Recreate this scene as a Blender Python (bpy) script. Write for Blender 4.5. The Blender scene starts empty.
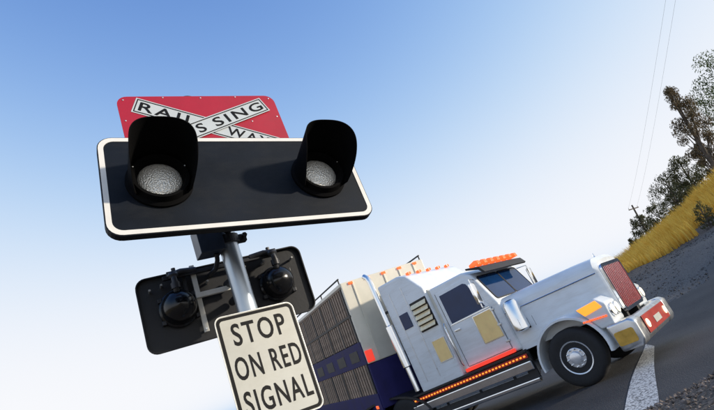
import bpy, bmesh, math, random
import numpy as np
from mathutils import Vector, Matrix

random.seed(11)
rng = np.random.default_rng(11)
scene = bpy.context.scene
COL = scene.collection
rad = math.radians

# ------------------------------------------------------------------ camera
CAM = Vector((0.0, 0.0, 1.762))
FPX = 515.5                       # focal length in photo pixels (photo 714 x 410)
PITCH, ROLL = 0.2833, -0.3673
fwd = Vector((0.0, math.cos(PITCH), math.sin(PITCH)))
r0 = Vector((1.0, 0.0, 0.0)); u0 = r0.cross(fwd)
cr, sr_ = math.cos(ROLL), math.sin(ROLL)
RIGHT = cr * r0 + sr_ * u0
UP = -sr_ * r0 + cr * u0
cam_data = bpy.data.cameras.new('camera')
cam_data.sensor_width = 36.0
cam_data.lens = FPX / 714.0 * 36.0
cam_data.clip_start = 0.05
cam_data.clip_end = 12000
cam = bpy.data.objects.new('camera', cam_data)
COL.objects.link(cam)
m = Matrix.Identity(4)
for i in range(3):
    m[i][0] = RIGHT[i]; m[i][1] = UP[i]; m[i][2] = -fwd[i]; m[i][3] = CAM[i]
cam.matrix_world = m
scene.camera = cam

# ------------------------------------------------------------------ light
SUN_AZ, SUN_EL = rad(98), rad(13)          # azimuth clockwise from +Y (towards +X)
world = bpy.data.worlds.new('World'); scene.world = world; world.use_nodes = True
wn = world.node_tree.nodes; wl = world.node_tree.links
for n in list(wn): wn.remove(n)
sky = wn.new('ShaderNodeTexSky'); sky.sky_type = 'NISHITA'; sky.sun_disc = False
sky.sun_elevation = SUN_EL; sky.sun_rotation = SUN_AZ
sky.air_density = 1.0; sky.dust_density = 1.0; sky.ozone_density = 1.0
bg = wn.new('ShaderNodeBackground'); bg.inputs[1].default_value = 0.12
wo = wn.new('ShaderNodeOutputWorld')
# the photo's colour response: one curve per channel from the sky's luminance, the same for the whole dome
sp = wn.new('ShaderNodeSeparateColor'); cb_ = wn.new('ShaderNodeCombineColor'); wl.new(sky.outputs[0], sp.inputs[0])
def wmath(op, a, b):
    n_ = wn.new('ShaderNodeMath'); n_.operation = op
    for k_, v_ in enumerate((a, b)):
        if isinstance(v_, (int, float)): n_.inputs[k_].default_value = v_
        else: wl.new(v_, n_.inputs[k_])
    return n_.outputs[0]
for ch, (gam, gain, top) in enumerate(((2.5, 0.135, 3.267), (2.1, 0.301, 3.284), (2.0, 1.0, 3.334))):
    xs_ = wmath('MULTIPLY', wmath('POWER', sp.outputs[1], gam), gain)
    den = wmath('POWER', wmath('ADD', wmath('POWER', xs_, 1.5), 1.0), 1 / 1.5)      # soft film shoulder towards white
    wl.new(wmath('MULTIPLY', wmath('DIVIDE', xs_, den), top), cb_.inputs[ch])
wl.new(cb_.outputs[0], bg.inputs[0]); wl.new(bg.outputs[0], wo.inputs[0])
sd = bpy.data.lights.new('sun', 'SUN'); sd.energy = 1.6; sd.angle = rad(4); sd.color = (1.0, 0.89, 0.73)
sun = bpy.data.objects.new('sun', sd); COL.objects.link(sun)
sdir = Vector((math.sin(SUN_AZ) * math.cos(SUN_EL), math.cos(SUN_AZ) * math.cos(SUN_EL), math.sin(SUN_EL)))
sun.rotation_euler = sdir.to_track_quat('Z', 'Y').to_euler()
vs = scene.view_settings
vs.view_transform = 'Standard'; vs.look = 'None'; vs.exposure = 1.3; vs.gamma = 1.0; vs.use_curve_mapping = False
scene.cycles.max_bounces = 6
scene.cycles.use_denoising = True

# ------------------------------------------------------------------ materials
def nt(name):
    mt = bpy.data.materials.new(name); mt.use_nodes = True
    t = mt.node_tree
    return mt, t, t.nodes['Principled BSDF']

def mat(name, col, rough=0.5, metal=0.0, var=0.12, scale=8.0, bump=0.0, bscale=60.0, spec=0.5, coat=0.0, emit=None, estr=0.0, rvar=0.1, island=0.0, alpha_t=0.0, stretch=None):
    """principled with noise-varied colour, roughness wear and optional fine bump"""
    mt, t, p = nt(name)
    N, L = t.nodes, t.links
    tc = N.new('ShaderNodeTexCoord')
    src = tc.outputs['Object']
    if stretch:
        mp = N.new('ShaderNodeMapping'); mp.inputs['Scale'].default_value = stretch
        L.new(src, mp.inputs[0]); src = mp.outputs[0]
    nz = N.new('ShaderNodeTexNoise'); nz.inputs['Scale'].default_value = scale; nz.inputs['Detail'].default_value = 6
    L.new(src, nz.inputs['Vector'])
    rp = N.new('ShaderNodeMapRange')
    rp.inputs['From Min'].default_value = 0.3; rp.inputs['From Max'].default_value = 0.7
    rp.inputs['To Min'].default_value = 1 - var; rp.inputs['To Max'].default_value = 1 + var
    L.new(nz.outputs['Fac'], rp.inputs['Value'])
    val = rp.outputs[0]
    if island:
        g = N.new('ShaderNodeNewGeometry')
        r2 = N.new('ShaderNodeMapRange'); r2.inputs['To Min'].default_value = 1 - island; r2.inputs['To Max'].default_value = 1 + island
        L.new(g.outputs['Random Per Island'], r2.inputs['Value'])
        mu = N.new('ShaderNodeMath'); mu.operation = 'MULTIPLY'
        L.new(val, mu.inputs[0]); L.new(r2.outputs[0], mu.inputs[1]); val = mu.outputs[0]
    hs = N.new('ShaderNodeHueSaturation'); hs.inputs['Color'].default_value = (*col, 1)
    L.new(val, hs.inputs['Value']); L.new(hs.outputs[0], p.inputs['Base Color'])
    rr = N.new('ShaderNodeMapRange'); rr.inputs['To Min'].default_value = max(0.02, rough - rvar); rr.inputs['To Max'].default_value = min(1, rough + rvar)
    L.new(nz.outputs['Fac'], rr.inputs['Value']); L.new(rr.outputs[0], p.inputs['Roughness'])
    p.inputs['Metallic'].default_value = metal
    p.inputs['Specular IOR Level'].default_value = spec
    p.inputs['Coat Weight'].default_value = coat
    p.inputs['Coat Roughness'].default_value = 0.08
    if bump:
        n2 = N.new('ShaderNodeTexNoise'); n2.inputs['Scale'].default_value = bscale; n2.inputs['Detail'].default_value = 5
        L.new(src, n2.inputs['Vector'])
        b = N.new('ShaderNodeBump'); b.inputs['Strength'].default_value = bump; b.inputs['Distance'].default_value = 0.02
        L.new(n2.outputs['Fac'], b.inputs['Height']); L.new(b.outputs[0], p.inputs['Normal'])
    if emit:
        p.inputs['Emission Color'].default_value = (*emit, 1); p.inputs['Emission Strength'].default_value = estr
    return mt

M = {}
M['board'] = mat('black_board_paint', (0.005, 0.008, 0.014), 0.6, var=0.45, scale=4, bump=0.04, bscale=200, rvar=0.15, spec=0.18)
M['boardback'] = mat('black_board_back', (0.010, 0.011, 0.014), 0.55, var=0.3, scale=6, bump=0.03)
M['white'] = mat('white_border_paint', (0.78, 0.76, 0.71), 0.45, var=0.04, scale=14, bump=0.02)
M['visor'] = mat('visor_black', (0.004, 0.004, 0.0045), 0.85, var=0.3, scale=12, spec=0.08)
M['dome'] = mat('housing_gloss_black', (0.006, 0.0065, 0.008), 0.2, var=0.3, scale=16, rvar=0.08)
M['red'] = mat('red_sign_sheeting', (0.40, 0.004, 0.024), 0.4, var=0.08, scale=5)
M['signgrey'] = mat('white_sign_sheeting', (0.52, 0.56, 0.58), 0.42, var=0.06, scale=7)
M['stopface'] = mat('stop_sign_sheeting', (0.52, 0.52, 0.47), 0.4, var=0.07, scale=5, bump=0.02, bscale=300)
M['ink'] = mat('black_sign_ink', (0.007, 0.007, 0.008), 0.55, var=0.3, spec=0.15)
M['galv'] = mat('galvanised_steel', (0.50, 0.56, 0.62), 0.36, metal=0.85, var=0.16, scale=9, bump=0.02, stretch=(1, 1, 0.25))
M['galvd'] = mat('dark_steel', (0.03, 0.032, 0.038), 0.45, metal=0.3, var=0.3, scale=20)
M['channel'] = mat('pale_channel_steel', (0.7, 0.69, 0.63), 0.5, var=0.1, scale=20)
M['bolt'] = mat('zinc_bolt', (0.75, 0.75, 0.72), 0.3, metal=0.8, var=0.1, scale=50)
M['jbox'] = mat('junction_box_paint', (0.03, 0.045, 0.075), 0.4, var=0.2, scale=12)

def lens_material():
    mt, t, p = nt('lamp_lens_prismatic'); N, L = t.nodes, t.links
    tc = N.new('ShaderNodeTexCoord')
    v = N.new('ShaderNodeTexVoronoi'); v.inputs['Scale'].default_value = 150
    L.new(tc.outputs['Object'], v.inputs['Vector'])
    b = N.new('ShaderNodeBump'); b.inputs['Strength'].default_value = 0.75; b.inputs['Distance'].default_value = 0.0035
    L.new(v.outputs['Distance'], b.inputs['Height']); L.new(b.outputs[0], p.inputs['Normal'])
    p.inputs['Base Color'].default_value = (0.96, 0.93, 0.85, 1); p.inputs['Metallic'].default_value = 0.5
    p.inputs['Roughness'].default_value = 0.34
    p.inputs['Coat Weight'].default_value = 0.5
    return mt
M['lens'] = lens_material()

M['paint'] = mat('truck_white_paint', (0.80, 0.84, 0.86), 0.3, var=0.05, scale=2.5, coat=0.5, rvar=0.08)
def dusty(mt, amount, tint):
    t = mt.node_tree; N, L = t.nodes, t.links; p = N['Principled BSDF']
    src = p.inputs['Base Color'].links[0].from_socket
    tc = N.new('ShaderNodeTexCoord'); mp = N.new('ShaderNodeMapping'); mp.inputs['Scale'].default_value = (2.0, 0.8, 5.0); L.new(tc.outputs['Object'], mp.inputs[0])
    nz = N.new('ShaderNodeTexNoise'); nz.inputs['Scale'].default_value = 2.2; nz.inputs['Detail'].default_value = 9; nz.inputs['Roughness'].default_value = 0.68; L.new(mp.outputs[0], nz.inputs['Vector'])
    rp = N.new('ShaderNodeMapRange'); rp.inputs['From Min'].default_value = 0.46; rp.inputs['From Max'].default_value = 0.72; rp.inputs['To Max'].default_value = amount; L.new(nz.outputs['Fac'], rp.inputs['Value'])
    mx = N.new('ShaderNodeMix'); mx.data_type = 'RGBA'; L.new(rp.outputs[0], mx.inputs['Factor']); L.new(src, mx.inputs['A']); mx.inputs['B'].default_value = (*tint, 1)
    L.new(mx.outputs['Result'], p.inputs['Base Color'])
dusty(M['paint'], 0.24, (0.42, 0.36, 0.28))
dusty(M['board'], 0.5, (0.02, 0.021, 0.023))
dusty(M['stopface'], 0.35, (0.36, 0.34, 0.27))
dusty(M['red'], 0.3, (0.30, 0.02, 0.03))
M['paint2'] = mat('truck_cream_paint', (0.72, 0.68, 0.56), 0.35, var=0.06, scale=3, coat=0.3)
M['chrome'] = mat('truck_chrome', (0.82, 0.84, 0.86), 0.12, metal=1.0, var=0.04, scale=6, rvar=0.05)
M['alu'] = mat('truck_aluminium', (0.62, 0.64, 0.66), 0.3, metal=0.9, var=0.1, scale=8, rvar=0.1)
M['rim'] = mat('polished_wheel_rim', (0.78, 0.80, 0.83), 0.28, metal=0.55, var=0.08, scale=9)
M['glass'] = mat('truck_glass', (0.006, 0.03, 0.10), 0.06, var=0.2, scale=2, spec=0.35, rvar=0.02)
M['tyre'] = mat('tyre_rubber', (0.018, 0.018, 0.019), 0.8, var=0.25, scale=14, bump=0.1, bscale=40)
M['black'] = mat('chassis_black', (0.014, 0.014, 0.016), 0.55, var=0.4, scale=9)
M['navy'] = mat('trailer_navy', (0.022, 0.020, 0.10), 0.6, var=0.25, scale=3, spec=0.2)
M['brown'] = mat('trailer_slat_grey_brown', (0.34, 0.245, 0.175), 0.7, var=0.25, scale=6, bump=0.05)
def per_object(mt, lo, hi):
    t = mt.node_tree; N, L = t.nodes, t.links; p = N['Principled BSDF']; src = p.inputs['Base Color'].links[0].from_socket
    oi = N.new('ShaderNodeObjectInfo'); mr = N.new('ShaderNodeMapRange'); mr.inputs['To Min'].default_value = lo; mr.inputs['To Max'].default_value = hi; L.new(oi.outputs['Random'], mr.inputs['Value'])
    hs = N.new('ShaderNodeHueSaturation'); L.new(src, hs.inputs['Color']); L.new(mr.outputs[0], hs.inputs['Value']); L.new(hs.outputs[0], p.inputs['Base Color'])
per_object(M['brown'], 0.8, 1.15)
dusty(M['brown'], 0.6, (0.12, 0.09, 0.07))
M['innerdark'] = mat('trailer_inner_dark', (0.012, 0.011, 0.011), 0.8, var=0.3, scale=4)  # near-black tone of the block filling the crate behind the slats
M['yellow'] = mat('yellow_panel', (1.0, 0.72, 0.30), 0.45, var=0.07, scale=6)
M['ochre'] = mat('amber_reflector', (0.62, 0.36, 0.06), 0.3, var=0.2, scale=8)
M['redpaint'] = mat('red_paint', (0.36, 0.03, 0.02), 0.4, var=0.12, scale=5)
M['darkred'] = mat('dark_red_mesh', (0.30, 0.015, 0.012), 0.5, var=0.3, scale=20)
M['redlamp'] = mat('red_lamp', (0.6, 0.03, 0.02), 0.3, emit=(1.0, 0.06, 0.03), estr=0.3, var=0.05)
M['amber'] = mat('amber_lamp', (0.8, 0.2, 0.02), 0.25, emit=(1.0, 0.30, 0.03), estr=0.6, var=0.05)
M['amberred'] = mat('orange_marker_lamp', (0.8, 0.1, 0.02), 0.25, emit=(1.0, 0.13, 0.03), estr=0.5, var=0.05)
M['headl'] = mat('headlamp_glass', (0.9, 0.85, 0.7), 0.1, emit=(1.0, 0.8, 0.45), estr=0.8, var=0.03)
M['warmlouvre'] = mat('warm_lit_louvre', (0.95, 0.80, 0.52), 0.25, metal=0.2, var=0.1, scale=12)  # warm gleam on the slats is put into their base colour
M['bark'] = mat('bark', (0.10, 0.085, 0.07), 0.9, var=0.3, scale=5, bump=0.3, bscale=20)
M['wood'] = mat('weathered_pole_wood', (0.09, 0.075, 0.06), 0.85, var=0.25, scale=6, stretch=(4, 4, 0.3))
M['wire'] = mat('wire_grey', (0.42, 0.43, 0.45), 0.5, var=0.05)

def leaf_mat(name, col, col2, trans=0.25):
    mt, t, p = nt(name); N, L = t.nodes, t.links
    g = N.new('ShaderNodeNewGeometry')
    rp = N.new('ShaderNodeValToRGB'); rp.color_ramp.elements[0].color = (*col, 1); rp.color_ramp.elements[1].color = (*col2, 1)
    L.new(g.outputs['Random Per Island'], rp.inputs[0])
    L.new(rp.outputs[0], p.inputs['Base Color'])
    p.inputs['Roughness'].default_value = 0.6; p.inputs['Specular IOR Level'].default_value = 0.25
    tr = N.new('ShaderNodeBsdfTranslucent'); L.new(rp.outputs[0], tr.inputs['Color'])
    mx = N.new('ShaderNodeMixShader'); mx.inputs[0].default_value = trans
    L.new(p.outputs[0], mx.inputs[1]); L.new(tr.outputs[0], mx.inputs[2])
    L.new(mx.outputs[0], t.nodes['Material Output'].inputs[0])
    return mt
M['leaf_grey'] = leaf_mat('gum_leaf_dry', (0.075, 0.062, 0.036), (0.20, 0.15, 0.085), 0.3)
M['leaf_dark'] = leaf_mat('gum_leaf_dark', (0.035, 0.042, 0.016), (0.11, 0.11, 0.045), 0.3)
M['leaf_green'] = leaf_mat('gum_leaf_green', (0.04, 0.07, 0.02), (0.12, 0.16, 0.05), 0.3)
M['grass'] = leaf_mat('dry_golden_grass', (0.78, 0.44, 0.05), (1.0, 0.76, 0.18), 0.55)
M['stone'] = mat('gravel_stone', (0.17, 0.135, 0.11), 0.85, var=0.2, scale=20, island=0.6)
M['stonedark'] = mat('dark_gravel_stone', (0.085, 0.08, 0.077), 0.85, var=0.2, scale=20, island=0.6)

def asphalt_material():
    mt, t, p = nt('asphalt'); N, L = t.nodes, t.links
    tc = N.new('ShaderNodeTexCoord')
    n1 = N.new('ShaderNodeTexNoise'); n1.inputs['Scale'].default_value = 0.7; n1.inputs['Detail'].default_value = 8
    n2 = N.new('ShaderNodeTexNoise'); n2.inputs['Scale'].default_value = 45; n2.inputs['Detail'].default_value = 6
    v = N.new('ShaderNodeTexVoronoi'); v.inputs['Scale'].default_value = 60
    for q in (n1, n2, v): L.new(tc.outputs['Object'], q.inputs['Vector'])
    mx = N.new('ShaderNodeMix'); mx.data_type = 'RGBA'; mx.blend_type = 'MIX'
    r1 = N.new('ShaderNodeValToRGB'); r1.color_ramp.elements[0].position = 0.35; r1.color_ramp.elements[1].position = 0.7
    r1.color_ramp.elements[0].color = (0.028, 0.028, 0.029, 1); r1.color_ramp.elements[1].color = (0.062, 0.061, 0.06, 1)
    r2 = N.new('ShaderNodeValToRGB'); r2.color_ramp.elements[0].position = 0.55; r2.color_ramp.elements[1].position = 0.72
    r2.color_ramp.elements[0].color = (0, 0, 0, 1); r2.color_ramp.elements[1].color = (0.8, 0.8, 0.8, 1)
    L.new(n1.outputs['Fac'], r1.inputs[0]); L.new(n2.outputs['Fac'], r2.inputs[0])
    L.new(r2.outputs[0], mx.inputs['Factor']); L.new(r1.outputs[0], mx.inputs['A']); mx.inputs['B'].default_value = (0.085, 0.083, 0.082, 1)
    L.new(mx.outputs['Result'], p.inputs['Base Color'])
    p.inputs['Roughness'].default_value = 0.75
    b = N.new('ShaderNodeBump'); b.inputs['Strength'].default_value = 0.5; b.inputs['Distance'].default_value = 0.012
    L.new(v.outputs['Distance'], b.inputs['Height']); L.new(b.outputs[0], p.inputs['Normal'])
    return mt
M['asphalt'] = asphalt_material()

def ground_material():
    mt, t, p = nt('ground_gravel_and_soil'); N, L = t.nodes, t.links
    tc = N.new('ShaderNodeTexCoord')
    at = N.new('ShaderNodeAttribute'); at.attribute_name = 'cover'      # r: dry grass soil, g: dark gravel
    sep = N.new('ShaderNodeSeparateColor'); L.new(at.outputs['Color'], sep.inputs[0])
    n1 = N.new('ShaderNodeTexNoise'); n1.inputs['Scale'].default_value = 28; n1.inputs['Detail'].default_value = 8
    n2 = N.new('ShaderNodeTexNoise'); n2.inputs['Scale'].default_value = 1.2; n2.inputs['Detail'].default_value = 8
    for q in (n1, n2): L.new(tc.outputs['Object'], q.inputs['Vector'])
    ra = N.new('ShaderNodeValToRGB'); ra.color_ramp.elements[0].position = 0.32; ra.color_ramp.elements[1].position = 0.7
    ra.color_ramp.elements[0].color = (0.03, 0.024, 0.018, 1); ra.color_ramp.elements[1].color = (0.26, 0.2, 0.15, 1)
    rb = N.new('ShaderNodeValToRGB'); rb.color_ramp.elements[0].position = 0.35; rb.color_ramp.elements[1].position = 0.7
    rb.color_ramp.elements[0].color = (0.065, 0.06, 0.055, 1); rb.color_ramp.elements[1].color = (0.20, 0.185, 0.17, 1)
    rc = N.new('ShaderNodeValToRGB'); rc.color_ramp.elements[0].color = (0.16, 0.10, 0.03, 1); rc.color_ramp.elements[1].color = (0.42, 0.27, 0.07, 1)
    L.new(n1.outputs['Fac'], ra.inputs[0]); L.new(n1.outputs['Fac'], rb.inputs[0]); L.new(n2.outputs['Fac'], rc.inputs[0])
    m1 = N.new('ShaderNodeMix'); m1.data_type = 'RGBA'; m2 = N.new('ShaderNodeMix'); m2.data_type = 'RGBA'
    L.new(sep.outputs[1], m1.inputs['Factor']); L.new(ra.outputs[0], m1.inputs['A']); L.new(rb.outputs[0], m1.inputs['B'])
    L.new(sep.outputs[0], m2.inputs['Factor']); L.new(m1.outputs['Result'], m2.inputs['A']); L.new(rc.outputs[0], m2.inputs['B'])
    L.new(m2.outputs['Result'], p.inputs['Base Color']); p.inputs['Roughness'].default_value = 0.9
    b = N.new('ShaderNodeBump'); b.inputs['Strength'].default_value = 0.8; b.inputs['Distance'].default_value = 0.03
    L.new(n1.outputs['Fac'], b.inputs['Height']); L.new(b.outputs[0], p.inputs['Normal'])
    return mt
M['ground'] = ground_material()

def linepaint():
    mt, t, p = nt('worn_road_paint'); N, L = t.nodes, t.links
    tc = N.new('ShaderNodeTexCoord')
    n1 = N.new('ShaderNodeTexNoise'); n1.inputs['Scale'].default_value = 30; n1.inputs['Detail'].default_value = 8
    L.new(tc.outputs['Object'], n1.inputs['Vector'])
    rp = N.new('ShaderNodeValToRGB'); rp.color_ramp.elements[0].position = 0.40; rp.color_ramp.elements[1].position = 0.52
    rp.color_ramp.elements[0].color = (0.1, 0.1, 0.1, 1); rp.color_ramp.elements[1].color = (0.62, 0.62, 0.6, 1)
    L.new(n1.outputs['Fac'], rp.inputs[0]); L.new(rp.outputs[0], p.inputs['Base Color']); p.inputs['Roughness'].default_value = 0.7
    return mt
M['line'] = linepaint()

# ------------------------------------------------------------------ mesh helpers
def obj(name, bm, mt, parent=None, smooth=False, angle=40):
    me = bpy.data.meshes.new(name)
    bmesh.ops.recalc_face_normals(bm, faces=bm.faces)
    bm.to_mesh(me); bm.free()
    return link(name, me, mt, parent, smooth, angle)

def link(name, me, mt, parent=None, smooth=False, angle=40):
    if mt is not None and len(me.materials) == 0:
        me.materials.append(M[mt] if isinstance(mt, str) else mt)
    if smooth:
        me.polygons.foreach_set('use_smooth', [True] * len(me.polygons))
        try: me.set_sharp_from_angle(angle=rad(angle))
        except Exception: pass
    o = bpy.data.objects.new(name, me); COL.objects.link(o)
    if parent is not None: o.parent = parent
    return o

def tag(o, label=None, cat=None, group=None, kind=None):
    if label: o['label'] = label
    if cat: o['category'] = cat
    if group: o['group'] = group
    if kind: o['kind'] = kind
    return o

def empty(name, mw, label, cat, group=None):
    o = bpy.data.objects.new(name, None); COL.objects.link(o)
    o.empty_display_size = 0.2
    o.matrix_world = mw
    return tag(o, label, cat, group)

def frame(origin, X, Z):
    X = Vector(X).normalized(); Z = Vector(Z); Z = (Z - X * Z.dot(X)).normalized(); Y = Z.cross(X)
    mw = Matrix.Identity(4)
    for i in range(3):
        mw[i][0] = X[i]; mw[i][1] = Y[i]; mw[i][2] = Z[i]; mw[i][3] = origin[i]
    return mw

def BM(): return bmesh.new()

def merge(bm, other):
    me = bpy.data.meshes.new('tmp'); other.to_mesh(me); other.free(); bm.from_mesh(me); bpy.data.meshes.remove(me)

def box(bm, x0, x1, y0, y1, z0, z1, bev=0.0, seg=2):
    b = BM()
    vs_ = [b.verts.new((x, y, z)) for x in (x0, x1) for y in (y0, y1) for z in (z0, z1)]
    for f in ((0, 1, 3, 2), (4, 6, 7, 5), (0, 4, 5, 1), (2, 3, 7, 6), (0, 2, 6, 4), (1, 5, 7, 3)):
        b.faces.new([vs_[i] for i in f])
    bmesh.ops.recalc_face_normals(b, faces=b.faces)
    if bev: bmesh.ops.bevel(b, geom=b.edges[:], offset=bev, segments=seg, profile=0.6, affect='EDGES')
    merge(bm, b); return bm

def prism(bm, poly, a0, a1, axis='x', bev=0.0, seg=2):
    """poly of 2D points extruded along axis: x -> (y,z); y -> (x,z); z -> (x,y)"""
    def P(p, a):
        return (a, p[0], p[1]) if axis == 'x' else (p[0], a, p[1]) if axis == 'y' else (p[0], p[1], a)
    b = BM()
    A = [b.verts.new(P(p, a0)) for p in poly]; B = [b.verts.new(P(p, a1)) for p in poly]
    n = len(poly)
    b.faces.new(A); b.faces.new(B[::-1])
    for i in range(n): b.faces.new((A[i], A[(i + 1) % n], B[(i + 1) % n], B[i]))
    bmesh.ops.recalc_face_normals(b, faces=b.faces)
    if bev: bmesh.ops.bevel(b, geom=b.edges[:], offset=bev, segments=seg, profile=0.6, affect='EDGES', clamp_overlap=True)
    merge(bm, b); return bm

def ring(bm, outer, inner, a0, a1, axis='y'):
    """frame between two same-length 2D loops, extruded"""
    def P(p, a):
        return (a, p[0], p[1]) if axis == 'x' else (p[0], a, p[1]) if axis == 'y' else (p[0], p[1], a)
    n = len(outer)
    V = [[bm.verts.new(P(p, a)) for p in loop] for loop in (outer, inner) for a in (a0, a1)]
    o0, o1, i0, i1 = V
    for k in range(n):
        j = (k + 1) % n
        bm.faces.new((o0[k], o0[j], i0[j], i0[k])); bm.faces.new((o1[k], i1[k], i1[j], o1[j]))
        bm.faces.new((o0[k], o1[k], o1[j], o0[j])); bm.faces.new((i0[k], i0[j], i1[j], i1[k]))
    return bm

def rrect(w, h, r, cx=0, cz=0, seg=6):
    pts = []
    for sx, sz, a0 in ((1, 1, 0), (-1, 1, 90), (-1, -1, 180), (1, -1, 270)):
        for k in range(seg + 1):
            a = rad(a0 + 90 * k / seg)
            pts.append((cx + sx * (w / 2 - r) + r * math.cos(a), cz + sz * (h / 2 - r) + r * math.sin(a)))
    return pts

def lathe(bm, prof, axis='y', seg=32, c=(0, 0, 0), a0=0.0, a1=360.0):
    """prof: (radius, along-axis) pairs"""
    full = abs(a1 - a0) >= 359.9
    n = seg if full else seg + 1
    rows = []
    for r, a in prof:
        row = []
        for k in range(n):
            t = rad(a0 + (a1 - a0) * k / seg)
            u, v = r * math.cos(t), r * math.sin(t)
            p = (u, a, v) if axis == 'y' else (a, u, v) if axis == 'x' else (u, v, a)
            row.append(bm.verts.new((p[0] + c[0], p[1] + c[1], p[2] + c[2])))
        rows.append(row)
    for i in range(len(rows) - 1):
        for k in range(n if full else n - 1):
            j = (k + 1) % n
            bm.faces.new((rows[i][k], rows[i][j], rows[i + 1][j], rows[i + 1][k]))
    for i, row in ((0, rows[0]), (-1, rows[-1])):
        if full and prof[i][0] > 1e-4 and prof[0] != prof[-1]:
            bm.faces.new(row)
    return bm

def tube(bm, pts, r, seg=8, caps=True):
    pts = [Vector(p) for p in pts]
    rs = r if isinstance(r, (list, tuple)) else [r] * len(pts)
    rows = []
    ref = None
    for i, p in enumerate(pts):
        d = (pts[min(i + 1, len(pts) - 1)] - pts[max(i - 1, 0)]).normalized()
        if ref is None:
            ref = d.orthogonal().normalized()
        ref = (ref - d * ref.dot(d)).normalized()
        w = d.cross(ref)
        rows.append([bm.verts.new(p + (ref * math.cos(2 * math.pi * k / seg) + w * math.sin(2 * math.pi * k / seg)) * rs[i]) for k in range(seg)])
    for i in range(len(rows) - 1):
        for k in range(seg):
            j = (k + 1) % seg
            bm.faces.new((rows[i][k], rows[i][j], rows[i + 1][j], rows[i + 1][k]))
    if caps: bm.faces.new(rows[0][::-1]); bm.faces.new(rows[-1])
    return bm

def lettering(name, body, w, h, place, mt, parent, bold=0.02, depth=0.0015, spacing=1.0):
    """text as thin mesh, stretched to w x h, then each point (x, z) put by place(x, z, y)"""
    cu = bpy.data.curves.new(name, 'FONT'); cu.body = body; cu.size = 1; cu.offset = bold; cu.resolution_u = 4
    cu.space_character = spacing
    to = bpy.data.objects.new(name, cu); COL.objects.link(to)
    dg = bpy.context.evaluated_depsgraph_get(); dg.update()
    me = bpy.data.meshes.new_from_object(to.evaluated_get(dg))
    bpy.data.objects.remove(to)
    bm = BM(); bm.from_mesh(me); bpy.data.meshes.remove(me)
    xs = [v.co.x for v in bm.verts]; ys = [v.co.y for v in bm.verts]
    x0, x1, y0, y1 = min(xs), max(xs), min(ys), max(ys)
    ex = bmesh.ops.extrude_face_region(bm, geom=bm.faces[:])
    top = [g for g in ex['geom'] if isinstance(g, bmesh.types.BMVert)]
    tops = set(top)
    for f in bm.faces: f.smooth = False
    for v in bm.verts:
        x = (v.co.x - x0) / (x1 - x0) - 0.5; z = (v.co.y - y0) / (y1 - y0) - 0.5
        v.co = Vector(place(x * w, z * h, -depth if v in tops else 0.0))
    return obj(name, bm, mt, parent)

# ------------------------------------------------------------------ rays and terrain
def ray(px, py):
    return (RIGHT * ((px - 357) / FPX) + UP * ((205 - py) / FPX) + fwd).normalized()

TRACTOR = (2.692, 9.942, -0.905)
TPITCH = 0.075                    # the road falls away behind the truck's front axle
def TR(q, s, z, l):
    x, y, yaw = q; td = Vector((math.sin(yaw), math.cos(yaw), 0)); n = Vector((td.y, -td.x, 0))
    return Vector((x, y, 0)) + td * s + n * l + Vector((0, 0, z))
TRL_YAW = -0.46
_K = TR(TRACTOR, 4.80, 0, 1.25)
_td = Vector((math.sin(TRL_YAW), math.cos(TRL_YAW), 0)); _n = Vector((_td.y, -_td.x, 0))
_O = _K - _td * 0.65 - _n * 1.25
TRAILER = (_O.x, _O.y, TRL_YAW)

def pol(az, r, z): return (r * math.sin(rad(az)), r * math.cos(rad(az)), z)
def pole(az, r, el, dz=0): return pol(az, r, CAM.z + r * math.tan(rad(el)) + dz)
ctl = []
for s in (-1.2, 0, 2, 4.5, 6):
    for l in (-0.6, 1.2, 3.0): p = TR(TRACTOR, s, 0, l); ctl.append((p.x, p.y, -TPITCH * s))
for s in (4, 8, 12, 16, 30):
    for l in (-2.5, 1.2, 4.5): p = TR(TRAILER, s, 0, l); ctl.append((p.x, p.y, -TPITCH * 4.8 - 0.01))
ctl += [(2.3, 8.0, 0.04), (3.6, 8.4, 0.10), (-1.0, 9.5, -0.12), (5.4, 9.2, 0.22),
        (1.4, 7.8, 0.0), (2.4, 7.1, 0.02), (3.5, 7.3, 0.08), pole(19.8, 5.2, -13.2), pole(25.3, 5.35, -11.8), pole(33, 5.5, -10.0), (0.6, 5.3, 0.48), (-3, 7.5, 0.42), (-9, 16, 0.4),
        (0, 0, 0.5), (-0.7, 2.5, 0.47), (3, 2, 0.62), (-5, 3, 0.4), (0, -10, 0.5), (6, 3, 1.0),
        pole(24, 17, -4.7), pole(29.8, 20, -2.7), pole(34, 20, -1.5), pole(20, 17, -5.3),
        pole(24.2, 26, -0.9), pole(28.1, 27, -0.6), pole(31.3, 27, 0.1), pole(35, 27, 0.9), pole(20, 26, -1.6),
        pole(21.6, 36, -0.2, -0.65), pole(25.7, 36, 1.25, -0.65), pole(29.3, 36, 2.65, -0.65), pole(33.4, 36, 4.4, -0.65), pole(38, 36, 5.9, -0.65),
        pol(20, 60, 1.0), pol(27, 60, 2.2), pol(34, 60, 4.2), pol(45, 60, 5.6), pol(15, 40, 0.4),
        (-10, 34, 0.1), (0, 30, 0.2), (-30, 40, 0.0), (-20, 10, 0.2), (15, 5, 1.6), (25, 12, 3.2), (40, 30, 5.4), (12, -5, 1.3),
        (0, 120, 1.0), (-120, 0, 0.0), (120, 60, 4.5), (0, -120, 0.0), (80, 120, 3.0), (-100, 100, 0.5), (110, -80, 2.0)]
CP = np.array(ctl)
def _U(r2): return np.where(r2 > 1e-12, 0.5 * r2 * np.log(np.maximum(r2, 1e-12)), 0.0)
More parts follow.
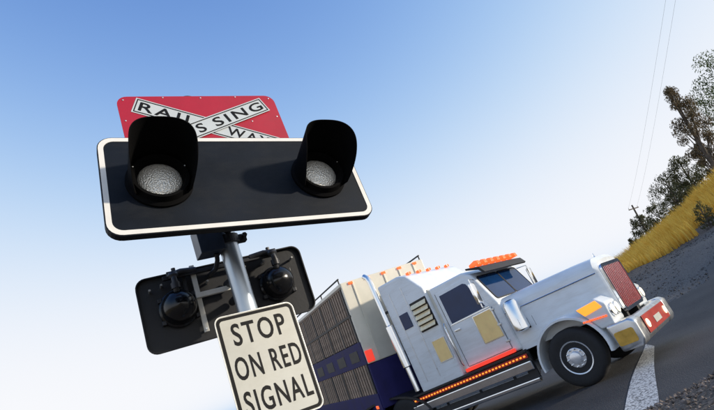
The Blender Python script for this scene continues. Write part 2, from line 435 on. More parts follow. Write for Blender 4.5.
def _tps():
    n = len(CP); d2 = ((CP[:, None, :2] - CP[None, :, :2]) ** 2).sum(-1)
    A = np.zeros((n + 3, n + 3)); A[:n, :n] = _U(d2) + np.eye(n) * 0.05
    A[:n, n] = 1; A[:n, n + 1:] = CP[:, :2]; A[n, :n] = 1; A[n + 1:, :n] = CP[:, :2].T
    b = np.zeros(n + 3); b[:n] = CP[:, 2]
    return np.linalg.solve(A, b)
_W = _tps()
def terrain(x, y):
    x = np.atleast_1d(np.asarray(x, float)); y = np.atleast_1d(np.asarray(y, float))
    out = np.zeros(x.shape)
    for i in range(0, x.size, 20000):
        sl = slice(i, i + 20000)
        d2 = (x.ravel()[sl, None] - CP[None, :, 0]) ** 2 + (y.ravel()[sl, None] - CP[None, :, 1]) ** 2
        v = _U(d2) @ _W[:-3] + _W[-3] + _W[-2] * x.ravel()[sl] + _W[-1] * y.ravel()[sl]
        out.ravel()[sl] = v
    r = np.hypot(x, y); k = np.clip((r - 90) / 120, 0, 1); k = k * k * (3 - 2 * k)
    return np.clip(out, -1, 7) * (1 - k) + k * 0.6
def tz(x, y): return float(terrain(x, y)[0])
def hit(px, py, lo=2.0, hi=80):
    v = ray(px, py); t = lo
    while t < hi:
        p = CAM + v * t
        if p.z < tz(p.x, p.y): break
        t += 0.1
    return CAM + v * t

# ------------------------------------------------------------------ ground and road
def smooth_curve(pts, n):
    P = [Vector(p) for p in pts]; out = []
    m_ = len(P) - 1
    for i in range(n):
        u = i / (n - 1) * m_; k = min(int(u), m_ - 1); t = u - k
        a, b, c, d = P[max(k - 1, 0)], P[k], P[k + 1], P[min(k + 2, m_)]
        out.append(0.5 * ((2 * b) + (c - a) * t + (2 * a - 5 * b + 4 * c - d) * t * t + (3 * b - a - 3 * c + d) * t ** 3))
    return out
side = [TR(TRAILER, s, 0, 0).to_2d() for s in (60, 30, 14, 7)] + [TR(TRACTOR, s, 0, 0).to_2d() for s in (1.5, -1.2)]
sn = [Vector((math.cos(-y), math.sin(-y))) for y in (TRL_YAW,) * 4 + (TRACTOR[2],) * 2]
near = [side[i] - sn[i] * w for i, w in enumerate((3.0, 3.0, 3.0, 3.0, 3.0, 2.9))] + [Vector(p) for p in ((4.0, 6.3), (7.5, 5.4), (14, 4.6), (40, 6))]
far = [side[i] + sn[i] * w for i, w in enumerate((4.0, 4.0, 4.2, 5.0, 6.6, 7.2))] + [Vector(p) for p in ((9.7, 17.2), (12.6, 18.0), (18, 17.5), (44, 18))]
NS, NC = 240, 28
ne, fe = smooth_curve(near, NS), smooth_curve(far, NS)

def value_noise(x, y, f, seed):
    g = np.random.default_rng(seed).random((64, 64))
    xi = x * f; yi = y * f; x0 = np.floor(xi).astype(int); y0 = np.floor(yi).astype(int); fx = xi - x0; fy = yi - y0
    fx = fx * fx * (3 - 2 * fx); fy = fy * fy * (3 - 2 * fy)
    G = lambda a, b: g[a % 64, b % 64]
    return (G(x0, y0) * (1 - fx) + G(x0 + 1, y0) * fx) * (1 - fy) + (G(x0, y0 + 1) * (1 - fx) + G(x0 + 1, y0 + 1) * fx) * fy - 0.5

poly_road = np.array([(p.x, p.y) for p in ne] + [(p.x, p.y) for p in fe[::-1]])
def dist_road(x, y):
    """signed-ish distance to the road polygon: negative inside"""
    A = poly_road; B = np.roll(A, -1, 0)
    best = np.full(x.shape, 1e9); inside = np.zeros(x.shape, bool)
    for a, b in zip(A, B):
        d = b - a; L2 = d @ d + 1e-12
        t = np.clip(((x - a[0]) * d[0] + (y - a[1]) * d[1]) / L2, 0, 1)
        best = np.minimum(best, (x - a[0] - t * d[0]) ** 2 + (y - a[1] - t * d[1]) ** 2)
        c = (a[1] > y) != (b[1] > y)
        with np.errstate(divide='ignore', invalid='ignore'):
            xx = (b[0] - a[0]) * (y - a[1]) / (b[1] - a[1]) + a[0]
        inside ^= c & (x < xx)
    dd = np.sqrt(best)
    return np.where(inside, -dd, dd)

G = 150
u = np.linspace(-1, 1, 2 * G + 1)
gx = 4.0 + 2.7 * np.sinh(8 * u); gy = 11.0 + 2.7 * np.sinh(8 * u)
X, Y = np.meshgrid(gx, gy, indexing='ij'); X = X.ravel(); Y = Y.ravel()
D = dist_road(X, Y)
Z = terrain(X, Y)
off = np.clip(D / 0.5, 0, 1)
Z = Z + off * (0.05 * value_noise(X, Y, 1.7, 1) + 0.10 * value_noise(X, Y, 0.5, 2)) - 0.03 * (D < 0.3)
nv = 2 * G + 1
idx = np.arange(nv * nv).reshape(nv, nv)
faces = np.stack([idx[:-1, :-1], idx[1:, :-1], idx[1:, 1:], idx[:-1, 1:]], -1).reshape(-1, 4)
me = bpy.data.meshes.new('ground'); me.from_pydata(np.stack([X, Y, Z], 1).tolist(), [], faces.tolist())
ca = me.color_attributes.new('cover', 'FLOAT_COLOR', 'POINT')
AZ = np.degrees(np.arctan2(X, Y)); RR = np.hypot(X, Y)
farside = np.clip((X * 0.55 + Y * 0.83 - 12) / 3, 0, 1)
grassk = np.clip((D - 7.5 + 3 * value_noise(X, Y, 0.35, 5)) / 2.0, 0, 1) * farside + np.clip((D - 9) / 4, 0, 1) * (1 - farside)
darkk = np.clip(1 - (D - 3.6 + 2 * value_noise(X, Y, 0.6, 6)) / 2.5, 0, 1) * farside
colr = np.stack([np.clip(grassk, 0, 1), darkk, np.zeros_like(D), np.ones_like(D)], 1)
ca.data.foreach_set('color', colr.ravel().astype(np.float32))
tag(link('ground', me, 'ground', smooth=True, angle=180), kind='structure')

vs_r, fr = [], []
for i in range(NS):
    for j in range(NC):
        t = j / (NC - 1)
        jit = (0.10 * math.sin(i * 1.9) + 0.08 * math.sin(i * 4.3 + 1)) if j in (0, NC - 1) else 0
        p = ne[i].lerp(fe[i], t) + (fe[i] - ne[i]).normalized() * jit
        vs_r.append((p.x, p.y))
VR = np.array(vs_r); ZR = terrain(VR[:, 0], VR[:, 1]) + 0.012
for i in range(NS - 1):
    for j in range(NC - 1):
        a = i * NC + j; fr.append((a, a + 1, a + NC + 1, a + NC))
me = bpy.data.meshes.new('road'); me.from_pydata([(x, y, z) for (x, y), z in zip(VR.tolist(), ZR.tolist())], [], fr)
tag(link('road', me, 'asphalt', smooth=True, angle=180), kind='structure')

# painted stop line across the near lane
a0, a1, b0, b1 = hit(624, 416), hit(642, 413), hit(646, 345), hit(655, 347)
vsl, fsl = [], []
for i in range(25):
    for j in range(5):
        p = a0.lerp(b0, i / 24).lerp(a1.lerp(b1, i / 24), j / 4)
        vsl.append((p.x, p.y, tz(p.x, p.y) + 0.018))
for i in range(24):
    for j in range(4): fsl.append((i * 5 + j, i * 5 + j + 1, (i + 1) * 5 + j + 1, (i + 1) * 5 + j))
me = bpy.data.meshes.new('stop_line'); me.from_pydata(vsl, [], fsl)
tag(link('stop_line', me, 'line', smooth=True, angle=180), kind='structure')

# loose stones
def stones(name, pts, sizes, mt, label):
    base = [(1, 0, 0), (-1, 0, 0), (0, 1, 0), (0, -1, 0), (0, 0, 0.8), (0, 0, -0.6)]
    bf = [(0, 2, 4), (2, 1, 4), (1, 3, 4), (3, 0, 4), (2, 0, 5), (1, 2, 5), (3, 1, 5), (0, 3, 5)]
    V, F = [], []
    zz = terrain(np.array([p[0] for p in pts]), np.array([p[1] for p in pts]))
    for (x, y), s, z in zip(pts, sizes, zz):
        k = len(V); a = random.uniform(0, 6.28); c_, s_ = math.cos(a), math.sin(a)
        for b in base:
            q = [b[i] * s * random.uniform(0.6, 1.25) for i in range(3)]
            V.append((x + q[0] * c_ - q[1] * s_, y + q[0] * s_ + q[1] * c_, z + 0.25 * s + q[2]))
        F += [tuple(i + k for i in f) for f in bf]
    me = bpy.data.meshes.new(name); me.from_pydata(V, [], F)
    o = link(name, me, mt); tag(o, label, 'gravel', kind='stuff')
cand = np.stack([rng.uniform(-4, 8, 60000), rng.uniform(1.5, 8.5, 60000)], 1)
dd = dist_road(cand[:, 0], cand[:, 1])
keep = (dd > -0.45 * rng.random(len(dd)) ** 3) & (rng.random(len(dd)) < np.clip(1.2 - np.hypot(cand[:, 0] - 2.6, cand[:, 1] - 5.4) / 5, 0.05, 1))
cand = cand[keep][:11000]
stones('gravel', cand.tolist(), (0.008 + 0.022 * rng.random(len(cand)) ** 3).tolist(), 'stone', 'loose brown gravel covering the near road shoulder')
cand = np.stack([rng.uniform(3, 22, 60000), rng.uniform(13, 30, 60000)], 1)
dd = dist_road(cand[:, 0], cand[:, 1]); keep = (dd > 0.0) & (dd < 9)
cand = cand[keep][:9000]
stones('ballast', cand.tolist(), (0.012 + 0.035 * rng.random(len(cand)) ** 3).tolist(), 'stonedark', 'dark loose stones on the far road shoulder below the grass')

# golden grass on the bank
def grass(n=64000):
    az = rng.uniform(8, 62, n * 2); r = 20 + 26 * rng.random(n * 2) ** 0.8
    x = r * np.sin(np.radians(az)); y = r * np.cos(np.radians(az))
    d = dist_road(x, y); edge = 6.6 + 3.2 * value_noise(x, y, 0.45, 8) + 1.4 * value_noise(x, y, 1.6, 9)
    k = (d > edge) & (rng.random(n * 2) < np.clip(0.35 + 1.3 * (value_noise(x, y, 0.9, 10) + 0.5), 0, 1))
    x, y = x[k][:n], y[k][:n]; z = terrain(x, y)
    N_ = len(x)
    h = (0.35 + 0.45 * rng.random(N_)) * (1.05 + 0.8 * value_noise(x, y, 0.7, 12)); a = rng.uniform(0, 6.28, N_); w = 0.012 + 0.014 * rng.random(N_)
    lean = 0.15 + 0.35 * rng.random(N_); la = rng.normal(2.4, 0.9, N_)
    V = np.zeros((N_, 5, 3))
    dx, dy = np.cos(a) * w, np.sin(a) * w
    for k_, (t, ww) in enumerate(((0, 1), (0, -1), (0.55, 0.8), (0.55, -0.8), (1, 0))):
        V[:, k_, 0] = x + ww * dx + np.cos(la) * lean * h * t * t
        V[:, k_, 1] = y + ww * dy + np.sin(la) * lean * h * t * t
        V[:, k_, 2] = z - 0.03 + h * t
    b = np.arange(N_)[:, None] * 5
    F = np.concatenate([b + np.array([0, 1, 3]), b + np.array([0, 3, 2]), b + np.array([2, 3, 4])], 0)
    me = bpy.data.meshes.new('dry_grass'); me.from_pydata(V.reshape(-1, 3).tolist(), [], F.tolist())
    tag(link('dry_grass', me, 'grass'), 'tall dry golden grass covering the roadside bank', 'grass', kind='stuff')
grass()

# ------------------------------------------------------------------ crossing signal
BC = Vector((-0.4432, 2.2109, 2.7151)); BYAW = 0.5948
AX = Vector((math.cos(BYAW), math.sin(BYAW), 0)); NF = Vector((-math.sin(BYAW), math.cos(BYAW), 0)); ZU = Vector((0, 0, 1))
def board_frame(c, yaw, roll, tilt):
    ax = Vector((math.cos(yaw), math.sin(yaw), 0)); nf = Vector((-math.sin(yaw), math.cos(yaw), 0))
    uz = ZU * math.cos(tilt) + nf * math.sin(tilt)
    a2 = ax * math.cos(roll) + uz * math.sin(roll); u2 = uz * math.cos(roll) - ax * math.sin(roll)
    return frame(c, a2, u2)
PO = BC + NF * 0.427 - AX * 0.018
pz = tz(PO.x, PO.y)

post = empty('signal_post', frame((PO.x, PO.y, pz), AX, ZU), 'round galvanised steel post carrying the crossing signals and signs', 'post')
PH = 3.42 - pz
bm = BM(); lathe(bm, [(0.050, -0.3), (0.050, PH), (0.046, PH + 0.004), (0.0, PH + 0.012)], 'z', 40); obj('shaft', bm, 'galv', post, True)
bm = BM(); lathe(bm, [(0.0, PH + 0.03), (0.056, PH + 0.02), (0.058, PH - 0.03), (0.052, PH - 0.03)], 'z', 32); obj('cap', bm, 'galvd', post, True)
bm = BM(); box(bm, -0.17, 0.17, -0.17, 0.17, -0.1, 0.04, 0.01); lathe(bm, [(0.075, 0.04), (0.07, 0.09), (0.052, 0.1)], 'z', 24); obj('base_plate', bm, 'galv', post)
def clamp(z, parent, name='clamp'):
    bm = BM(); lathe(bm, [(0.052, z - 0.022), (0.062, z - 0.022), (0.062, z + 0.022), (0.052, z + 0.022)], 'z', 32)
    box(bm, 0.055, 0.10, -0.02, 0.02, z - 0.02, z + 0.02, 0.003)
    tube(bm, [(0.08, -0.045, z), (0.08, 0.05, z)], 0.007, 8)
    lathe(bm, [(0, -0.058), (0.014, -0.058), (0.014, -0.044), (0, -0.044)], 'y', 6, (0.08, 0, z))
    tube(bm, [(-0.06, -0.05, z), (-0.075, 0.0, z), (-0.05, 0.05, z)], 0.008, 8)
    return obj(name, bm, 'galvd', parent)
for zc in (2.575, 2.66, 1.80, 3.06, 3.25):
    clamp(zc - pz, post)

def lamp(parent, cx, cz, face_y, back_y, front, scale=1.0):
    """one lamp unit: front side towards -y with lens and visor, domed housing behind the board"""
    R = 0.106 * scale
    bm = BM()
    lathe(bm, [(R * 1.0, back_y), (R * 1.08, back_y + 0.012), (R * 1.08, back_y + 0.03), (R * 0.98, back_y + 0.036), (R * 0.96, back_y + 0.065), (R * 0.84, back_y + 0.10), (R * 0.6, back_y + 0.128), (R * 0.3, back_y + 0.142), (0.0, back_y + 0.146)], 'y', 40, (cx, 0, cz))
    h = obj('lamp_housing', bm, 'dome', parent, True, 50)
    # hinge lugs and screws on the flange
    for k, a in enumerate((35, 145, 215, 325)):
        bm = BM(); x, z = cx + R * 1.13 * math.cos(rad(a)), cz + R * 1.13 * math.sin(rad(a))
        box(bm, x - 0.011, x + 0.011, back_y + 0.004, back_y + 0.034, z - 0.011, z + 0.011, 0.003)
        obj('lug', bm, 'galvd', h)
    bm = BM()
    lathe(bm, [(R * 1.30, face_y), (R * 1.30, face_y - 0.012), (R * 1.17, face_y - 0.022), (R * 1.10, face_y - 0.05), (R * 0.98, face_y - 0.05), (R * 0.84, face_y - 0.012), (R * 0.84, face_y - 0.004)], 'y', 48, (cx, 0, cz))
    rg = obj('lens_ring', bm, 'visor', h, True, 35)
    bm = BM()
    prof = [(R * 0.86, face_y - 0.010)] + [(R * 0.86 * math.cos(t), face_y - 0.010 - 0.028 * math.sin(t)) for t in np.linspace(0.05, math.pi / 2, 9)[:-1]] + [(0.0, face_y - 0.038)]
    lathe(bm, prof, 'y', 48, (cx, 0, cz)); obj('lens', bm, 'lens', h, True, 80)
    # hooded visor: a tube cut away below, longer at the top
    bm = BM(); seg = 56; Lm = 0.25 * scale
    rows = []
    for k in range(seg + 1):
        t = -rad(128) + 2 * rad(128) * k / seg          # 0 = straight up
        c = max(0.0, math.cos(t * 0.70))
        ln = 0.045 + (Lm - 0.045) * (1 - (abs(t) / rad(128)) ** 5.0)
        row = []
        for rr in (R * 1.20, R * 1.165):
            for f_ in (0, 0.35, 0.7, 1.0):
                sq = (abs(math.cos(t)) ** 2.9 + abs(math.sin(t)) ** 2.9) ** (-1 / 2.9)
                g = rr * (1 + 0.03 * f_) * (1 + (sq - 1) * f_ * 0.9)
                row.append(bm.verts.new((cx + g * math.sin(t), face_y - 0.012 - f_ * ln, cz + g * math.cos(t))))
        rows.append(row)
    for k in range(seg):
        a, b = rows[k], rows[k + 1]
        for s in (0, 4):
            for q in range(3): bm.faces.new((a[s + q], b[s + q], b[s + q + 1], a[s + q + 1]))
        bm.faces.new((a[3], b[3], b[7], a[7])); bm.faces.new((a[0], a[4], b[4], b[0]))
    for row in (rows[0], rows[-1]):
        for q in range(3): bm.faces.new((row[q], row[q + 1], row[4 + q + 1], row[4 + q]))
    obj('visor', bm, 'visor', h, True, 60)
    for a in (-66, 66):
        bm = BM(); x, z = cx + R * 1.08 * math.sin(rad(a)), cz + R * 1.08 * math.cos(rad(a))
        lathe(bm, [(0.0, face_y - 0.054), (0.0035, face_y - 0.053), (0.004, face_y - 0.049)], 'y', 8, (x, 0, z)); obj('screw', bm, 'bolt', h)
    return h

def signal_head(root, W, H, front_is_near=True, s=1.0):
    """front faces -y in local space"""
    rc = 0.062 * s
    bm = BM(); prism(bm, rrect(W, H, rc), -0.004, 0.004, 'y')
    ring(bm, rrect(W, H, rc), rrect(W - 0.012, H - 0.012, rc - 0.006), 0.004, 0.030 if front_is_near else 0.026, 'y')
    b = obj('backing_board', bm, 'board' if front_is_near else 'boardback', root)
    bm = BM(); ring(bm, rrect(W - 0.008, H - 0.008, rc - 0.003), rrect(W - 0.050, H - 0.050, rc - 0.02), -0.0065, -0.0035, 'y'); obj('border', bm, 'white', b)
    for sx in (-1, 1):
        lamp(root, sx * (0.31 if front_is_near else 0.295) * W, 0.0, -0.004, 0.004, True, s)

fr_m = board_frame(BC, BYAW, -0.113, 0.219)
sigA = empty('flashing_signal', fr_m, 'large black twin-lamp signal board with cream border and long black visors, facing forward', 'crossing signal', 'twin-lamp crossing signals on the post')
signal_head(sigA, 1.2, 0.521, True, 1.0)
# arm behind the front board to the post
bm = BM(); box(bm, -0.44, 0.44, 0.035, 0.075, -0.03, 0.03, 0.005); obj('cross_arm', bm, 'galv', sigA)
inv = sigA.matrix_world.inverted()
def L_(p): return inv @ Vector(p)
bm = BM(); tube(bm, [(0, 0.06, 0.0), L_(PO - NF * 0.03 + ZU * (2.72 - PO.z))], 0.028, 14); tube(bm, [(0, 0.06, -0.10), L_(PO - NF * 0.03 + ZU * (2.62 - PO.z))], 0.022, 14)
obj('mounting_arm', bm, 'galvd', sigA, True)
jb = empty('junction_box', frame(PO - AX * 0.107 - NF * 0.02 + ZU * (2.585 - PO.z), AX, ZU), 'small dark blue steel junction box clamped beside the post under the front signal', 'junction box')
bm = BM(); box(bm, -0.058, 0.058, -0.06, 0.06, -0.07, 0.07, 0.004); obj('case', bm, 'jbox', jb)
bm = BM(); box(bm, -0.062, 0.062, -0.072, -0.061, -0.074, 0.074, 0.003); obj('lid', bm, 'jbox', jb)
bm = BM(); tube(bm, [(0.03, 0.0, -0.07), (0.03, 0.02, -0.10), (0.035, 0.10, -0.12), (0.04, 0.30, -0.10)], 0.012, 10); obj('conduit', bm, 'galvd', jb, True)

# rear signal, seen from behind
RC = BC + NF * 0.673 - AX * 0.010; RC.z = 2.341
W2, H2 = 1.2 * 0.757, 0.521 * 0.757
rm = board_frame(RC, 0.485 + math.pi, 0.024, -0.009)
sigB = empty('flashing_signal', rm, 'smaller black twin-lamp signal seen from behind with glossy domed housings, below the front signal', 'crossing signal', 'twin-lamp crossing signals on the post')
signal_head(sigB, W2, H2, False, 0.86)
# back-side fittings (local +y faces the camera, local x runs right to left in the picture)
bm = BM(); box(bm, 0.150, 0.176, 0.032, 0.052, -0.16, 0.205, 0.003); obj('upright_channel', bm, 'channel', sigB)
bm = BM(); box(bm, 0.205, 0.222, 0.032, 0.052, 0.02, 0.19, 0.003); obj('upright_channel', bm, 'galvd', sigB)
bm = BM(); box(bm, -0.03, 0.18, 0.053, 0.078, 0.018, 0.045, 0.003); obj('cross_channel', bm, 'channel', sigB)
bm = BM(); box(bm, -0.30, 0.32, 0.05, 0.075, 0.15, 0.172, 0.004); obj('conduit_rail', bm, 'galvd', sigB)
invB = sigB.matrix_world.inverted()
bm = BM(); tube(bm, [invB @ (PO + NF * 0.03 + ZU * (2.38 - PO.z)), (0.0, 0.03, 0.06)], 0.024, 12); tube(bm, [invB @ (PO + NF * 0.03 + ZU * (2.30 - PO.z)), (0.0, 0.03, -0.04)], 0.02, 12); obj('mounting_arm', bm, 'galvd', sigB, True)
for sx in (-1, 1):
    cx = sx * 0.295 * W2
    bm = BM(); tube(bm, [(cx, 0.10, 0.07), (cx, 0.12, 0.12), (cx, 0.10, 0.165), (cx - sx * 0.04, 0.075, 0.178), (cx - sx * 0.12, 0.065, 0.172)], 0.016, 12)
    lathe(bm, [(0.024, 0.085), (0.024, 0.115)], 'z', 10, (cx, 0.11, 0)); lathe(bm, [(0.022, 0.145), (0.028, 0.16), (0.022, 0.175)], 'z', 10, (cx, 0.10, 0))
    obj('conduit_elbow', bm, 'galvd', sigB, True)
    bm = BM(); box(bm, cx - 0.03, cx + 0.03, 0.05, 0.09, 0.158, 0.188, 0.006); lathe(bm, [(0, 0.205), (0.011, 0.205), (0.011, 0.186), (0, 0.186)], 'z', 8, (cx - sx * 0.01, 0.07, 0)); obj('bracket', bm, 'galvd', sigB)
for x, z in ((0.10, 0.10), (-0.11, 0.13), (0.39, 0.12), (-0.385, 0.12), (0.163, 0.03), (0.163, -0.145), (0.163, 0.19), (0.33, 0.135), (-0.22, 0.135)):
    bm = BM(); lathe(bm, [(0, 0.060), (0.006, 0.060), (0.007, 0.05), (0.007, 0.0)], 'y', 8, (x, 0, z)); obj('bolt', bm, 'bolt', sigB)

# red crossbuck sign behind and above
XC = BC + NF * 0.235 + AX * 0.030 + ZU * (0.490 * math.cos(0.15)) + NF * (0.497 * math.sin(0.15))
xm = board_frame(XC, BYAW, -0.042, 0.15)
cb = empty('crossbuck_sign', xm, 'red plate with pale grey crossed RAILWAY CROSSING boards above the front signal', 'sign')
bm = BM(); prism(bm, rrect(0.865, 0.43, 0.055), -0.002, 0.002, 'y'); obj('red_plate', bm, 'red', cb)
bm = BM(); box(bm, -0.36, 0.36, 0.003, 0.03, 0.12, 0.15, 0.003); box(bm, -0.36, 0.36, 0.003, 0.03, -0.15, -0.12, 0.003); obj('stiffener', bm, 'galv', cb)
bm = BM(); p0 = cb.matrix_world.inverted() @ (PO + ZU * (3.22 - PO.z)); tube(bm, [(p0.x, 0.02, 0.135), p0], 0.02, 10); p1 = cb.matrix_world.inverted() @ (PO + ZU * (3.05 - PO.z)); tube(bm, [(p1.x, 0.02, -0.135), p1], 0.02, 10); obj('mounting_arm', bm, 'galvd', cb)
AL, AW = 0.775, 0.105
for name, ang, y0, halves in (('railway_board', -24, -0.004, ('RAIL', 'WAY')), ('crossing_board', 21.5, -0.010, ('CROS', 'SING'))):
    a = rad(ang); ca_, sa_ = math.cos(a), math.sin(a)
    rt = lambda x, z, y, ca_=ca_, sa_=sa_: (x * ca_ - z * sa_, y, x * sa_ + z * ca_)
    def plate(w, h, ya, yb):
        bm = BM(); prism(bm, [(-w / 2, -h / 2), (w / 2, -h / 2), (w / 2, h / 2), (-w / 2, h / 2)], ya, yb, 'y')
        for v in bm.verts: v.co = Vector(rt(v.co.x, v.co.z, v.co.y))
        return bm
    b = obj(name, plate(AL, AW, y0, y0 + 0.0015), 'signgrey', cb)
    bm = BM(); ring(bm, [(-AL / 2 + .008, -AW / 2 + .007), (AL / 2 - .008, -AW / 2 + .007), (AL / 2 - .008, AW / 2 - .007), (-AL / 2 + .008, AW / 2 - .007)],
                    [(-AL / 2 + .013, -AW / 2 + .012), (AL / 2 - .013, -AW / 2 + .012), (AL / 2 - .013, AW / 2 - .012), (-AL / 2 + .013, AW / 2 - .012)], y0 - 0.0015, y0 - 0.0003, 'y')
    for v in bm.verts: v.co = Vector(rt(v.co.x, v.co.z, v.co.y))
    obj('keyline', bm, 'ink', b)
    for k, wd in enumerate(halves):
        cx = (-0.215, 0.215)[k] if ang < 0 else (-0.195, 0.195)[k]
        wdt = (0.29 if len(wd) == 4 else 0.235) if ang < 0 else 0.33
        lettering('lettering', wd, wdt, 0.060, lambda x, z, y, cx=cx: rt(x + cx, z, y + y0 - 0.0004), 'ink', b, bold=0.012, depth=0.0012, spacing=1.25)
for x, z in ((-0.40, 0.19), (0.0, 0.20), (0.40, 0.19), (-0.41, 0.05), (0.41, 0.05), (-0.2, 0.205), (0.2, 0.205), (0.25, 0.02)):
    bm = BM(); lathe(bm, [(0, -0.006), (0.004, -0.005), (0.005, -0.002)], 'y', 8, (x, 0, z)); obj('rivet', bm, 'bolt', cb)

# stop sign plate
SC = PO - NF * 0.065 + AX * 0.004; SC.z = 1.928
SC = BC + NF * 0.427 - NF * 0.07 - AX * 0.015; SC.z = 1.928
sm = board_frame(SC, 0.641, -0.035, 0.075)
st = empty('regulatory_sign', sm, 'pale rectangular sign reading STOP ON RED SIGNAL on the post', 'sign')
SW, SH = 0.409, 0.535
bm = BM(); prism(bm, rrect(SW, SH, 0.036, 0, -0.01), -0.0015, 0.0015, 'y'); obj('plate', bm, 'stopface', st)
bm = BM(); ring(bm, rrect(SW - 0.012, SH - 0.012, 0.03, 0, -0.01), rrect(SW - 0.042, SH - 0.042, 0.018, 0, -0.01), -0.003, -0.0016, 'y'); obj('border', bm, 'ink', st)
bm = BM(); ring(bm, rrect(SW + 0.003, SH + 0.003, 0.0375, 0, -0.01), rrect(SW - 0.003, SH - 0.003, 0.0345, 0, -0.01), -0.0032, 0.0028, 'y'); obj('rim', bm, 'bolt', st)
for wd, w_, zc, xc in (('STOP', 0.275, 0.158, 0.0), ('ON RED', 0.335, 0.0, 0.002), ('SIGNAL', 0.335, -0.158, 0.004)):
    lettering('lettering', wd, w_, 0.108, lambda x, z, y, zc=zc, xc=xc: (x + xc, y - 0.0017, z + zc), 'ink', st, bold=0.014, depth=0.0012, spacing=1.18)
bm = BM(); box(bm, -0.17, 0.17, 0.002, 0.02, 0.10, 0.135, 0.002); box(bm, -0.17, 0.17, 0.002, 0.02, -0.17, -0.135, 0.002); obj('stiffener', bm, 'galv', st)

# ------------------------------------------------------------------ prime mover
def road_frame(q, z=0.013, pitch=0.0): return Matrix.Translation((q[0], q[1], z)) @ Matrix.Rotation(-q[2], 4, 'Z') @ Matrix.Rotation(-pitch, 4, 'X')
tk = empty('prime_mover', road_frame(TRACTOR, 0.013, TPITCH), 'white bonneted truck with amber lights and yellow door panel, towing the livestock trailer', 'truck')
MIR = lambda x: 2.5 - x

def wheel(parent, x_out, y, z=0.52, side=1, width=0.29, dual=False):
    """side=+1: outer face towards -x"""
    R = 0.52
    w = width * (2.1 if dual else 1)
    o = bpy.data.objects.new('wheel', None); COL.objects.link(o); o.parent = parent; o.location = (x_out, y, z)
    if side < 0: o.rotation_euler = (0, 0, math.pi)
    bm = BM()
    spans = [(0, width)] + ([(width * 1.15, width * 2.15)] if dual else [])
    for a, b in spans:
        lathe(bm, [(0.30, a + 0.02), (0.36, a + 0.004), (0.44, a), (0.49, a + 0.014), (R, a + 0.05), (R, b - 0.05), (0.49, b - 0.014), (0.44, b), (0.30, b - 0.02)], 'x', 48)
    obj('tyre', bm, 'tyre', o, True, 50)
    bm = BM()
    if dual: lathe(bm, [(0.302, 0.03), (0.29, 0.022), (0.275, 0.03), (0.27, 0.13), (0.20, 0.17), (0.12, 0.165), (0.11, 0.06), (0.06, 0.05), (0, 0.05)], 'x', 40)
    else: lathe(bm, [(0.302, 0.03), (0.295, 0.012), (0.275, 0.02), (0.262, 0.06), (0.225, 0.055), (0.17, 0.015), (0.12, 0.012), (0.105, -0.03), (0.06, -0.045), (0, -0.045)], 'x', 40)
    rim = obj('rim', bm, 'rim', o, True, 30)
    for k in range(10):
        a = 2 * math.pi * k / 10; bm = BM(); d = 0.14 if dual else -0.005
        lathe(bm, [(0, d - 0.02), (0.014, d - 0.015), (0.016, d + 0.03)], 'x', 8, (0, 0.155 * math.cos(a), 0.155 * math.sin(a))); obj('wheel_nut', bm, 'chrome', rim)
        bm = BM()
        if dual: continue
        lathe(bm, [(0, 0.034), (0.024, 0.035)], 'x', 10, (0, 0.205 * math.cos(a + .3), 0.205 * math.sin(a + .3))); obj('hand_hole', bm, 'black', rim)
    return o
wheel(tk, 0.04, 0.0, side=1); wheel(tk, 2.46, 0.0, side=-1)
for y in (4.25, 5.55):
    wheel(tk, 0.03, y, side=1, dual=True); wheel(tk, 2.47, y, side=-1, dual=True)
bm = BM()
for x in (0.83, 1.57): box(bm, x, x + 0.1, -0.95, 6.3, 0.72, 0.98, 0.01)
for y in (0, 4.25, 5.55): tube(bm, [(0.3, y, 0.52), (2.2, y, 0.52)], 0.07, 12)
box(bm, 0.75, 1.75, 4.5, 5.3, 0.99, 1.09, 0.03)
box(bm, 0.65, 1.85, -0.6, 0.9, 0.6, 1.1, 0.05); box(bm, 0.5, 2.0, 1.0, 3.5, 0.7, 1.0, 0.03)
obj('chassis', bm, 'black', tk)

# bonnet: lofted rounded sections
secs = [(-0.99, 0.66, 1.90, 0.98), (-0.92, 0.72, 1.975, 0.96), (-0.6, 0.77, 2.00, 0.96), (0.0, 0.85, 2.02, 0.96), (0.5, 0.93, 2.035, 0.96), (0.98, 1.00, 2.04, 0.96)]
bm = BM(); rows = []
for y, hw, zt, zb in secs:
    pts = [(-hw, zb), (-hw, zb + (zt - zb) * 0.5)]
    rr = 0.24
    for k in range(9):
        a = rad(180 - 90 * k / 8); pts.append((-hw + rr + rr * math.cos(a), zt - rr - 0.0 + rr * math.sin(a)))
    pts.append((0, zt + 0.02))
    pts += [(-x, z) for x, z in pts[-2::-1]]
    rows.append([bm.verts.new((1.25 + x, y, z)) for x, z in pts])
for i in range(len(rows) - 1):
    for k in range(len(rows[0]) - 1): bm.faces.new((rows[i][k], rows[i][k + 1], rows[i + 1][k + 1], rows[i + 1][k]))
bm.faces.new(rows[0]); bm.faces.new(rows[-1][::-1])
hood = obj('bonnet', bm, 'paint', tk, True, 35)
for sx in (-1, 1):
    bm = BM(); pts = [(1.25 + sx * (h + 0.006), y, 1.70 + 0.02 * (y + 1)) for y, h, zt, zb in secs[1:]]
    tube(bm, pts, 0.012, 6); obj('trim_strip', bm, 'chrome', hood)
    for k in range(5):
        y = 0.28 + k * 0.11; bm = BM(); box(bm, 1.25 + sx * (0.875 + k * 0.022) - 0.012, 1.25 + sx * (0.875 + k * 0.022) + 0.012, y, y + 0.05, 1.30, 1.50, 0.004); obj('vent_slot', bm, 'black', hood)
bm = BM(); lathe(bm, [(0, 0.09), (0.012, 0.08), (0.02, 0.03), (0.03, 0.0)], 'z', 10, (1.25, -0.84, 1.99)); obj('bonnet_ornament', bm, 'chrome', hood)

